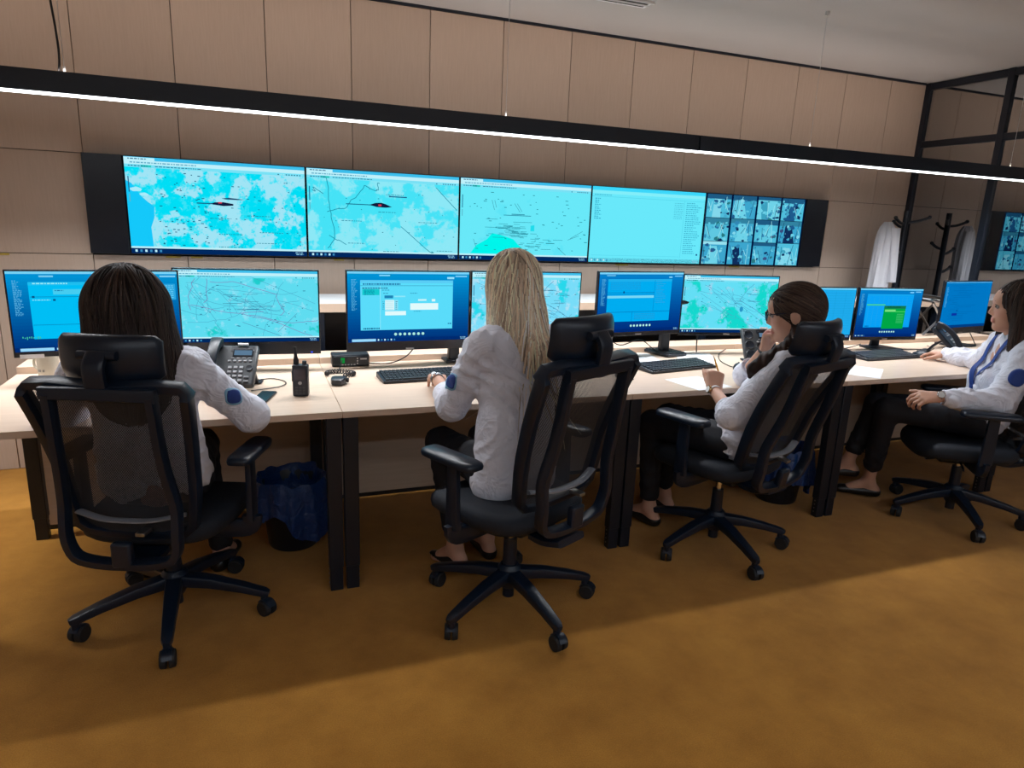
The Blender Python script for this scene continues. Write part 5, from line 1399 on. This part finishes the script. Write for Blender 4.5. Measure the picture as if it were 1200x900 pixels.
def band(center, axis, r, h, th, mat, name, parent, org, a0=0, a1=2*PI, n=28, r2=None, front=None):
    """short tube section around an axis"""
    ax = Vector(nrm(axis)); u = Vector(front)-ax*Vector(front).dot(ax) if front is not None else ax.orthogonal(); u.normalize(); w = ax.cross(u)
    c = Vector(np.asarray(center)-np.asarray(org)); r2 = r if r2 is None else r2
    full = abs(a1-a0-2*PI) < 1e-6; m = MB(); rs = []
    for i in range(n if full else n+1):
        a = a0+(a1-a0)*i/n; d = u*math.cos(a)+w*math.sin(a)
        rs.append([c-ax*h/2+d*r, c-ax*h/2+d*(r+th), c+ax*h/2+d*(r2+th), c+ax*h/2+d*r2])
    m.rings(rs, loop=full)
    return m.build(name, mat, parent, bevel=min(0.0015, th*0.4))

def make_person(c):
    rnd = np.random.RandomState(c['seed'])
    H, hs = A(*c['H']), c.get('hs', 1.07)
    M = frame(c['haz'], c.get('htilt', 0), c.get('hroll', 0)); Ms = M*hs          # head frame, scaled
    neck = A(*c['neck']); f = frame(c['az'])[:, 1]; r = frame(c['az'])[:, 0]
    SL, SR, EL, ER, WL, WR = [A(*c[k]) for k in ('SL', 'SR', 'EL', 'ER', 'WL', 'WR')]
    PV = A(*c['PV']); SM = (SL+SR)/2; up = nrm(SM-PV)
    org = A(PV[0], PV[1], 0.0)
    HL, HR = PV-r*0.085+f*0.03, PV+r*0.085+f*0.03
    KL, KR, AL, AR = [A(*c[k]) for k in ('KL', 'KR', 'AL', 'AR')]
    # ---- skin: one continuous body
    sc = lambda q: dict(q, c=H+(q['c']-H)*hs, R=q['R']*hs, **({'a': H+(q['a']-H)*hs, 'b': H+(q['b']-H)*hs, 'ra': q['ra']*hs, 'rb': q['rb']*hs} if q['t'] == 'rc' else {'r': q['r']*hs}))
    hp = [sc(q) for q in head_prims(H, M, H+(neck-H)/hs)]
    tor = [rc(neck, SM-up*0.05, 0.055, 0.075, 0.03), rc(SL*0.85+SR*0.15, SR*0.85+SL*0.15, 0.045, 0.045, 0.04), rc(SM-up*0.08, PV, 0.085, 0.085, 0.04, f, 0.8)]
    arms = [rc(SL, EL, 0.042, 0.035, 0.02), rc(EL, WL, 0.034, 0.023, 0.015), rc(SR, ER, 0.042, 0.035, 0.02), rc(ER, WR, 0.034, 0.023, 0.015)]
    hands = hand_prims(WL, c['dL'], A(*c['nL']), c.get('tL', 1), c['cL'], s=0.98, thumb=c.get('thL', (0.55, 0.6, 0.25)))+hand_prims(WR, c['dR'], A(*c['nR']), c.get('tR', -1), c['cR'], s=0.98, thumb=c.get('thR', (0.55, 0.6, 0.25)))
    tL, tR = nrm(A(*c['tdL'])), nrm(A(*c['tdR']))
    legs = [rc(PV, HL, 0.08, 0.075, 0.03), rc(PV, HR, 0.08, 0.075, 0.03), rc(HL, KL, 0.070, 0.050, 0.02), rc(KL, AL, 0.046, 0.030, 0.02), rc(HR, KR, 0.070, 0.050, 0.02), rc(KR, AR, 0.046, 0.030, 0.02)]
    feet = []
    for An, td in ((AL, tL), (AR, tR)):
        hl = An-td*0.035+A(0, 0, -0.055); toe = An+td*0.135+A(0, 0, -0.068)
        feet += [rc(An, hl, 0.030, 0.026, 0.02), rc(An+A(0, 0, -0.01), An+td*0.09+A(0, 0, -0.052), 0.028, 0.024, 0.02), rc(hl, toe, 0.025, 0.019, 0.02)]
    V, Q = surf(hp+tor+arms+hands+legs+feet, 0.0044)
    cols = skin_cols(V, H, Ms/(hs*hs), c['skin'])
    body = np_mesh('person', V, Q, M_SKIN, None, cols, org); body.location = org
    tag(body, c['label'], 'person', 'seated people at the desks')
    # ---- shirt
    sl = 0.058
    sh = [rc(SL*0.9+SR*0.1, SR*0.9+SL*0.1, 0.058, 0.058, 0.03), rc(neck-up*0.015, SL, 0.052, 0.05, 0.05), rc(neck-up*0.015, SR, 0.052, 0.05, 0.05)]
    for s in (-1, 1):
        sh += [rc(SM-up*0.07+r*s*0.068, PV+up*0.14+r*s*0.055, 0.098, 0.098, 0.04, f, 0.88), rc(PV+up*0.15+r*s*0.060, PV+up*c.get('tail', 0.03)+r*s*0.068, 0.098, c.get('tailr', 0.104), 0.04, f, 0.92)]
        sh += [el(SM-up*0.17+r*s*0.066+f*0.062, (0.058, 0.058, 0.062), None, 0.05)]
    for (S, E, Wr, cut_) in ((SL, EL, WL, c.get('cutL', 0.86)), (SR, ER, WR, c.get('cutR', 0.86))):
        ce = E+(Wr-E)*cut_
        sh += [rc(S, E, 0.063, 0.058, 0.03)]
        sh += [rc(E, ce, 0.059, 0.041 if cut_ > 0.5 else 0.052, 0.03)]
        if cut_ > 0.5: sh += [rc(E+(Wr-E)*0.55-A(0, 0, 0.008), E+(Wr-E)*0.75-A(0, 0, 0.006), 0.051, 0.047, 0.02)]
    wr = wrinkles([(SL, EL), (EL, EL+(WL-EL)*c.get('cutL', 0.86)), (SR, ER), (ER, ER+(WR-ER)*c.get('cutR', 0.86))], 0.0050, c['seed'])
    V, Q = surf(sh, 0.0055, wr)
    shirt = np_mesh('shirt', V, Q, M_SHIRT, body, None, org)
    for (E, Wr, cut_, nm) in ((EL, WL, c.get('cutL', 0.86), 'L'), (ER, WR, c.get('cutR', 0.86), 'R')):
        ax = nrm(Wr-E); ce = E+(Wr-E)*cut_
        band(ce+ax*(0.026 if cut_ > 0.5 else 0.02), ax, 0.032 if cut_ > 0.5 else 0.044, 0.05, 0.006, M_SHIRT, 'cuff', body, org)
    nu = nrm(H-neck)
    band(neck+nu*0.022-f*0.004, nu*0.9-f*0.25, 0.062, 0.038, 0.006, M_SHIRT, 'collar', body, org, 0.55, 2*PI-0.55, 34, 0.057, front=f)
    # ---- trousers
    tr = [rc(PV-r*0.05+f*0.008, PV+r*0.05+f*0.008, 0.086, 0.086, 0.03), rc(HL, KL, 0.085, 0.064, 0.03), rc(KL, KL+(AL-KL)*c.get('hem', 0.84), 0.062, 0.046, 0.03), rc(HR, KR, 0.085, 0.064, 0.03), rc(KR, KR+(AR-KR)*c.get('hem', 0.84), 0.062, 0.046, 0.03)]
    V, Q = surf(tr, 0.008, wrinkles([], 0.003, c['seed']+3))
    np_mesh('trousers', V, Q, M_TROUSER, body, None, org)
    # ---- shoes
    for An, td in ((AL, tL), (AR, tR)):
        hl = An-td*0.037+A(0, 0, -0.062); toe = An+td*0.14+A(0, 0, -0.069)
        pr = [rc(hl, toe, 0.034, 0.026, 0.01), rc(hl+A(0, 0, -0.006), toe+A(0, 0, -0.002), 0.03, 0.026, 0.01), cut(An+A(0, 0, c.get('shoecut', -0.045)), A(0, 0, 1)-td*0.10), cut(An+A(0, 0, -0.088), A(0, 0, -1))]
        V, Q = surf(pr, 0.0055)
        np_mesh('shoe', V, Q, M_SHOE, body, None, org)
    # ---- face details
    W = lambda x, y, z: H+Ms@A(x, y, z)
    for s in (-1, 1):
        e = MB().sphere((0, 0, 0), 0.0118*hs, 16, 10); e.v = [tuple(W(0.031*s, 0.0755, 0.006)-org+np.array(p)) for p in e.v]
        eo = e.build('eye', M_EYE, body)
        ir = MB().sphere((0, 0, 0), 0.0078*hs, 12, 8); ir.v = [tuple(W(0.031*s, 0.0812, 0.0055)-org+np.array(p)) for p in ir.v]; ir.build('iris', M_IRIS, eo)
        b = MB().tube([Vector(W(0.016*s, 0.0905, 0.027)-org), Vector(W(0.030*s, 0.089, 0.0315)-org), Vector(W(0.046*s, 0.076, 0.026)-org)], [0.003, 0.0034, 0.0015], n=6); b.build('eyebrow', M_BROW, body)
        b = MB().tube([Vector(W(0.020*s, 0.0862, 0.0125)-org), Vector(W(0.031*s, 0.0885, 0.0150)-org), Vector(W(0.044*s, 0.079, 0.0105)-org)], [0.0012, 0.0018, 0.0012], n=6); b.build('eyelash', M_BROW, body)
    # ---- hair: a hull with locks laid over it
    hull = [(rc(W(*q[1]), W(*q[2]), q[3]*hs, q[4]*hs, q[5], None if len(q) < 7 else M@A(*q[6]), 1.0 if len(q) < 7 else q[7]) if q[0] == 'rc' else
             el(W(*q[1]), A(*q[2])*hs, M, q[3], q[4] if len(q) > 4 else 'u')) if q[0] in ('rc', 'el') else rc(q[1], q[2], q[3], q[4], q[5], None if len(q) < 7 else q[6], 1.0 if len(q) < 7 else q[7]) for q in c['hair']]
    base = np.array(c['hcol'])
    def hdisp(P):
        L = (P-H)@M; a = np.arctan2(L[..., 0], -L[..., 1]+0.02)
        return 0.0022*np.sin(a*26+3*np.sin(L[..., 2]*18))+0.0016*np.sin(a*47+5*L[..., 2]*10)
    V, Q = surf(hull, 0.005, hdisp)
    n = c.get('nstr', 240)
    D = rnd.normal(0, 1, (n*3, 3)); D = nrm_rows(D); keep = (D[:, 2] > c.get('zmin', -0.1)) & (D[:, 1] < c.get('ymax', 0.35)); D = D[keep][:n]
    st = H+(D*0.10*hs)@M.T+A(0, 0, 0.02)
    extra = c.get('extra', 0)
    if extra:
        lowv = V[rnd.randint(0, len(V), extra*4)]; lowv = lowv[(((lowv-H)@M)[:, 1] < 0.05)][:extra]; st = np.concatenate([st, lowv])
    if 'part' in c:      # straight parting: more starts along a line
        u = rnd.uniform(-0.5, 1, 60); st = np.concatenate([st, np.array([W(0.006*np.sign(rnd.rand()-0.5)+c['part'], 0.03-0.10*x, 0.115) for x in u])])
    ln = rnd.uniform(c['hl'][0], c['hl'][1], len(st))
    tone = 1+rnd.normal(0, c.get('hvar', 0.22), (len(st), 1)); cols = np.clip(base*np.clip(tone, 0.45, 1.8)+c.get('htint', 0)*rnd.rand(len(st), 1)*np.array([1, 0.8, 0.55]), 0, 1)
    Ls = (st-H)@M; az_ = np.arctan2(Ls[:, 0], -Ls[:, 1]+0.03); cols = np.clip(cols*(1+0.55*c.get('hvar', 0.2)*(np.sin(az_*13+1)+0.7*np.sin(az_*29)))[:, None], 0.003, 1)
    fw = None if 'hflow' not in c else (M@A(*c['hflow']))
    SV, SF, SCc = strands(hull, st, ln, 0.014, rnd, cols, c.get('hw', 0.0046), 0.0015, fwd=fw, zfree=c.get('zfree'))
    # drop lock points that wander over the face
    L = (SV-H)@Ms/(hs*hs); bad = (L[:, 1] > c.get('facey', 0.055)) & (L[:, 2] < c.get('facez', 0.062)) & (np.abs(L[:, 0]) < 0.075) & (L[:, 2] > -0.13)
    SF = [q for q in SF if not bad[q].any()]
    La = (V-H)@M; az_ = np.arctan2(La[:, 0], -La[:, 1]+0.03)
    hc = base*0.8*(1+c.get('hvar', 0.2)*(0.8*np.sin(az_*17+2*np.sin(La[:, 2]*9))+0.5*np.sin(az_*41+1.0)))[:, None]
    hc = np.clip(hc, 0.003, 1)
    np_mesh('hair', np.concatenate([V, SV]), Q.tolist()+[[i+len(V) for i in q] for q in SF], M_HAIR, body, np.concatenate([hc, SCc]), org)
    c.update(body=body, org=org, shirt_prims=sh, shirt_disp=wr, shirt=shirt, f=f, r=r, up=up, SM=SM, W=W, M=M, hs_=hs)
    return c
def patch(c, center, rad, mat, name, shape=None, off=0.0022):
    """cloth badge lying on the shirt: a disc of points pushed on to the shirt surface"""
    P0 = to_surface(c['shirt_prims'], A(*center)[None], 0.0)[0]; N = grad(c['shirt_prims'], P0[None])[0]
    u = nrm(np.cross(A(0, 0, 1), N)); w = np.cross(N, u); pts = [P0]; nr, na = 5, 24
    for i in range(1, nr+1):
        for j in range(na):
            a = 2*PI*j/na; q = rad*i/nr*(shape(a) if shape else 1.0); pts.append(P0+u*math.cos(a)*q+w*math.sin(a)*q)
    P = to_surface(c['shirt_prims'], np.array(pts), off+0.003, 5, c['shirt_disp'])
    F = [[0, 1+j, 1+(j+1) % na] for j in range(na)]+[[1+(i-1)*na+j, 1+i*na+j, 1+i*na+(j+1) % na, 1+(i-1)*na+(j+1) % na] for i in range(1, nr) for j in range(na)]
    o = np_mesh(name, P, F, mat, c['body'], None, c['org'])
    sd = o.modifiers.new('thickness', 'SOLIDIFY'); sd.thickness = 0.0015; sd.offset = 1
    return o
def ribbon(c, pts, w, mat, name, off=0.005, n=8):
    """flat band laid over the shirt along a path"""
    path = np.array([tuple(p) for p in smooth_path(pts, n)]); path = to_surface(c['shirt_prims'], path, off, 5, None)
    t = nrm_rows(np.gradient(path, axis=0)); N = grad(c['shirt_prims'], path); b = nrm_rows(np.cross(t, N))
    m = MB(); m.rings([[Vector(p-q*w/2-c['org']), Vector(p+q*w/2-c['org']), Vector(p+q*w/2+k*0.002-c['org']), Vector(p-q*w/2+k*0.002-c['org'])] for p, q, k in zip(path, b, N)])
    return m.build(name, mat, c['body'])
def watch(c, Wr, E, n, strap, case, dial, r=0.029, cr=0.016, at=0.012):
    ax = nrm(A(*Wr)-A(*E)); p = A(*Wr)+ax*at; n = nrm(A(*n)-ax*np.dot(A(*n), ax))
    s = band(p, ax, r-0.003, 0.016, 0.003, strap, 'watch', c['body'], c['org'])
    q = Vector(p+n*r-c['org']); nn = Vector(n)
    MB().cyl(q-nn*0.002, q+nn*0.007, cr, n=22).build('watch_case', case, s, bevel=0.001)
    MB().cyl(q+nn*0.007, q+nn*0.0078, cr*0.82, n=22).build('watch_dial', dial, s)

SKIN = (0.60, 0.335, 0.235)
P1 = make_person(dict(seed=1, label='person in a white shirt at the leftmost desk, seen from behind', H=(-0.795, 0.02, 1.125), haz=3, htilt=6, neck=(-0.785, -0.015, 1.0), az=4,
    SL=(-0.945, 0.0, 0.925), SR=(-0.625, 0.0, 0.925), EL=(-1.03, 0.07, 0.765), ER=(-0.440, -0.015, 0.752), WL=(-0.94, 0.29, 0.785), WR=(-0.515, 0.205, 0.795),
    dL=(0.2, 1, -0.1), nL=(0, 0, 1), cL=0.35, dR=(-0.25, 1, -0.08), nR=(0, 0, 1), cR=0.4, tL=-1, tR=1,
    PV=(-0.745, -0.02, 0.545), KL=(-0.86, 0.40, 0.52), KR=(-0.64, 0.40, 0.52), AL=(-0.86, 0.37, 0.098), AR=(-0.585, 0.34, 0.098), tdL=(-0.1, 1, 0), tdR=(0.35, 1, 0), skin=SKIN, shoecut=0.025, hem=0.95,
    hcol=(0.020, 0.011, 0.011), hvar=0.5, htint=0.03, hl=(0.30, 0.52), nstr=300, extra=140, hw=0.0050, zmin=-0.5, part=0.0,
    hair=[('el', (0, -0.018, 0.028), (0.090, 0.106, 0.098), 0.02), ('rc', (0, -0.03, 0.02), (0.01, -0.06, -0.24), 0.098, 0.105, 0.05, (0, 1, 0), 0.72),
          ('rc', (0.05, -0.01, 0.0), (0.115, 0.0, -0.20), 0.06, 0.045, 0.05), ('rc', (-0.05, -0.01, 0.0), (-0.09, 0.0, -0.2), 0.06, 0.045, 0.05), ('el', (0, 0.10, -0.03), (0.06, 0.07, 0.10), 0.02, 's')]))
P2 = make_person(dict(seed=2, label='person in a white shirt in the middle, typing with back to the viewer', H=(0.525, 0.0, 1.205), haz=-12, htilt=8, neck=(0.545, -0.055, 1.075), az=-12,
    SL=(0.385, -0.105, 0.985), SR=(0.705, -0.03, 0.985), EL=(0.288, -0.03, 0.745), ER=(0.80, 0.13, 0.785), WL=(0.286, 0.195, 0.800), WR=(0.60, 0.34, 0.785),
    dL=(0.25, 1, -0.10), nL=(0.05, 0, 1), cL=0.45, dR=(-0.4, 1, -0.12), nR=(0, 0, 1), cR=0.42, tL=-1, tR=1, cutL=0.30,
    PV=(0.475, -0.225, 0.545), KL=(0.30, 0.15, 0.535), KR=(0.50, 0.20, 0.525), AL=(0.330, 0.03, 0.115), AR=(0.50, 0.12, 0.098), tdL=(-0.45, 1, -0.25), tdR=(-0.1, 1, 0), skin=SKIN, tail=-0.04, tailr=0.105, hem=0.80,
    hcol=(0.74, 0.58, 0.43), hvar=0.42, htint=0.30, zfree=0.965, hl=(0.36, 0.475), nstr=380, extra=120, hw=0.0046, zmin=-0.5, part=0.012,
    hair=[('el', (0, -0.016, 0.026), (0.086, 0.102, 0.096), 0.02), ('rc', (0, -0.03, 0.03), (0.0, -0.045, -0.11), 0.088, 0.085, 0.05, (0, 1, 0), 0.78),
          ('w', (0.535, -0.065, 1.10), (0.578, -0.165, 0.955), 0.085, 0.066, 0.06, (0.1, 1, 0.5), 0.50), ('rc', (-0.045, 0.0, -0.02), (-0.072, 0.01, -0.19), 0.045, 0.020, 0.04), ('rc', (0.05, -0.01, 0.0), (0.085, -0.02, -0.17), 0.05, 0.03, 0.04), ('el', (0, 0.10, -0.03), (0.06, 0.07, 0.10), 0.02, 's')]))
P3 = make_person(dict(seed=3, label='person with glasses in a white shirt, chin on hand, holding a pencil', H=(1.722, -0.235, 1.120), haz=-44, htilt=12, neck=(1.742, -0.285, 0.99), az=-28,
    SL=(1.605, -0.352, 0.925), SR=(1.872, -0.212, 0.93), EL=(1.435, -0.265, 0.70), ER=(1.740, 0.030, 0.792), WL=(1.488, -0.072, 0.752), WR=(1.690, -0.125, 0.945),
    dL=(0.22, 0.35, 0.75), nL=(-0.45, -0.85, 0.25), cL=[1.05, 1.15, 1.2, 1.2], dR=(-0.12, -0.22, 0.95), nR=(-0.35, 0.75, 0.2), cR=[1.1, 1.15, 1.2, 1.2], tL=1, tR=1, cutL=0.10, cutR=0.12, thL=(0.85, 0.35, 0.4),
    PV=(1.605, -0.145, 0.545), KL=(1.36, 0.20, 0.53), KR=(1.50, 0.27, 0.53), AL=(1.385, 0.20, 0.10), AR=(1.56, 0.33, 0.098), tdL=(-0.3, 1, 0), tdR=(-0.2, 1, 0), skin=SKIN,
    hcol=(0.040, 0.019, 0.014), hvar=0.4, htint=0.04, hl=(0.12, 0.26), nstr=420, extra=90, hw=0.0046, zmin=-0.2, ymax=0.75, hflow=(0, -1.3, 0.2), facey=0.078, facez=0.036,
    hair=[('el', (0, -0.013, 0.034), (0.083, 0.106, 0.088), 0.02), ('el', (0, -0.055, 0.0), (0.066, 0.058, 0.07), 0.03), ('el', (0, 0.113, -0.050), (0.085, 0.075, 0.092), 0.01, 's'), ('el', (-0.085, 0.0, -0.022), (0.022, 0.032, 0.036), 0.008, 's'), ('el', (0.085, 0.0, -0.022), (0.022, 0.032, 0.036), 0.008, 's'),
          ('w', (1.725, -0.295, 1.07), (1.640, -0.340, 1.0), 0.042, 0.036, 0.03), ('w', (1.640, -0.340, 1.0), (1.555, -0.300, 0.935), 0.036, 0.034, 0.03), ('w', (1.555, -0.300, 0.935), (1.520, -0.265, 0.895), 0.034, 0.026, 0.02), ('w', (1.520, -0.265, 0.895), (1.512, -0.255, 0.86), 0.026, 0.008, 0.02)]))
P4 = make_person(dict(seed=4, label='person in a white shirt with a blue lanyard at the right edge, using a mouse', H=(3.155, -0.22, 1.130), hs=1.10, haz=-43, htilt=2, neck=(3.188, -0.235, 0.985), az=-54,
    SL=(3.100, -0.360, 0.925), SR=(3.270, -0.110, 0.925), EL=(2.955, -0.345, 0.69), ER=(3.420, 0.075, 0.785), WL=(2.725, -0.215, 0.692), WR=(3.420, 0.275, 0.788),
    dL=(-0.85, 0.32, -0.05), nL=(-0.25, -0.45, 0.85), cL=[0.62, 0.7, 0.75, 0.8], cutL=0.74, dR=(-0.12, 1, -0.08), nR=(0, 0, 1), cR=0.32, tL=-1, tR=1,
    PV=(3.135, -0.165, 0.545), KL=(2.715, 0.045, 0.560), KR=(2.80, 0.18, 0.545), AL=(2.815, 0.165, 0.10), AR=(2.745, 0.262, 0.19), tdL=(-0.75, 0.65, -0.03), tdR=(-0.85, 0.5, -0.08), skin=SKIN, hem=0.76,
    hcol=(0.030, 0.014, 0.011), hvar=0.45, htint=0.03, hl=(0.22, 0.36), nstr=300, extra=60, hw=0.0048, zmin=-0.2, ymax=0.35, facey=0.050, facez=0.068,
    hair=[('el', (0, -0.016, 0.034), (0.090, 0.105, 0.096), 0.02), ('rc', (0, -0.04, 0.0), (0, -0.075, -0.20), 0.085, 0.075, 0.05, (0, 1, 0), 0.75), ('rc', (-0.062, -0.012, 0.03), (-0.085, -0.01, -0.19), 0.040, 0.036, 0.04), ('rc', (0.062, -0.005, 0.03), (0.085, 0.02, -0.20), 0.040, 0.034, 0.04),
          ('el', (0.0, 0.112, -0.036), (0.085, 0.070, 0.098), 0.012, 's')]))

# watches, badges, glasses, lanyard, pencil
watch(P2, (0.286, 0.195, 0.800), (0.288, -0.03, 0.745), (-0.5, 0, 0.8), M_STEEL, M_CHROME, M_DIAL, 0.028, 0.011, 0.0)
watch(P3, (1.488, -0.072, 0.752), (1.435, -0.265, 0.70), (-0.9, -0.3, 0.1), M_STRAPWHITE, M_GOLD, M_DIAL, 0.029, 0.017, 0.0)
watch(P3, (1.690, -0.125, 0.945), (1.740, 0.030, 0.792), (-0.3, 0.2, 0.6), M_BLACKPLASTIC, M_BLACKPLASTIC, M_GLOSSBLACK, 0.029, 0.016, 0.0)
watch(P4, (2.725, -0.215, 0.692), (2.955, -0.345, 0.69), (-0.2, -0.75, 0.5), M_BROWNSTRAP, M_CHROME, M_DIAL, 0.029, 0.019, 0.004)
shield = lambda a: (abs(math.cos(a))**3.5+abs(math.sin(a))**3.5)**(-1/3.5)*(1.0+0.12*max(0, -math.sin(a))**3)
for c, ctr, rr in ((P1, (-0.500, -0.04, 0.828), 0.028), (P2, (0.281, -0.075, 0.854), 0.032), (P4, (2.985, -0.400, 0.821), 0.044)):
    patch(c, ctr, rr, M_BADGELINE if c is not P4 else M_BADGE, 'sleeve_badge', shield if c is not P4 else None, 0.0015)
    if c is not P4: patch(c, ctr, rr*0.80, M_BADGE, 'sleeve_badge', shield, 0.0042)
if True:
    for ang in (0.6, 2.2, 3.9, 5.2):
        W_ = P2
    c = P3; W = c['W']; o = c['org']
    fr = MB()
    gl = thing('glasses', (0, 0, 0)); gl.parent = c['body']
    for s in (-1, 1):
        pts = [Vector(W(s*0.033+0.024*math.copysign(abs(math.cos(t))**0.7, math.cos(t)), 0.101-0.006*abs(math.cos(t)) if False else 0.101, 0.004+0.019*math.copysign(abs(math.sin(t))**0.8, math.sin(t)))-o) for t in [2*PI*i/24 for i in range(24)]]
        fr.tube(pts, 0.0022, n=6, loop=True)
        fr.tube([Vector(W(s*0.057, 0.100, 0.012)-o), Vector(W(s*0.072, 0.085, 0.012)-o), Vector(W(s*0.077, 0.0, 0.010)-o), Vector(W(s*0.078, -0.012, -0.004)-o)], 0.0022, n=6)
    fr.tube([Vector(W(-0.010, 0.101, 0.008)-o), Vector(W(0, 0.104, 0.011)-o), Vector(W(0.010, 0.101, 0.008)-o)], 0.002, n=6)
    bpy.data.objects.remove(gl)
    fr.build('glasses', M_FRAME, c['body'])
# lanyard: two straps from the neck meeting on the chest, then down to the waist
c = P4; f, r, up, SM = c['f'], c['r'], c['up'], c['SM']; n0 = A(3.188, -0.235, 0.985)
def ch(x, z, d=0.13): return SM+r*x+up*z+f*d
ribbon(c, [n0-r*0.062-f*0.01+up*0.00, n0-r*0.070+f*0.05-up*0.03, ch(-0.055, -0.10), ch(-0.025, -0.17), ch(-0.005, -0.225)], 0.030, M_BADGE, 'lanyard')
ribbon(c, [n0+r*0.062-f*0.01+up*0.00, n0+r*0.066+f*0.05-up*0.03, ch(0.045, -0.10), ch(0.018, -0.17), ch(-0.003, -0.225)], 0.030, M_BADGE, 'lanyard')
ribbon(c, [ch(-0.004, -0.215), ch(-0.010, -0.27), ch(-0.014, -0.33), ch(-0.02, -0.375)], 0.030, M_BADGE, 'lanyard', 0.009)
ribbon(c, [ch(-0.009, -0.262), ch(-0.011, -0.292)], 0.032, M_BLACKPLASTIC, 'lanyard_clip', 0.013, 4)
# pencil in the hand of the person with glasses
r_ = thing('pencil', (1.5565, -0.012, 0.800), 0, 'yellow pencil held upright in the hand of the person with glasses', 'pencil')
pd = Vector((-0.028, 0.020, 0.085)).normalized()
MB().cyl(-pd*0.03, pd*0.085, 0.0038, n=6).build('shaft', M_PENCIL, r_)
MB().cyl(pd*0.085, pd*0.098, 0.0038, 0.0013, n=8).build('tip', M_PENCILWOOD, r_); MB().cyl(pd*0.098, pd*0.104, 0.0013, 0.0003, n=8).build('lead', M_RUBBER, r_)
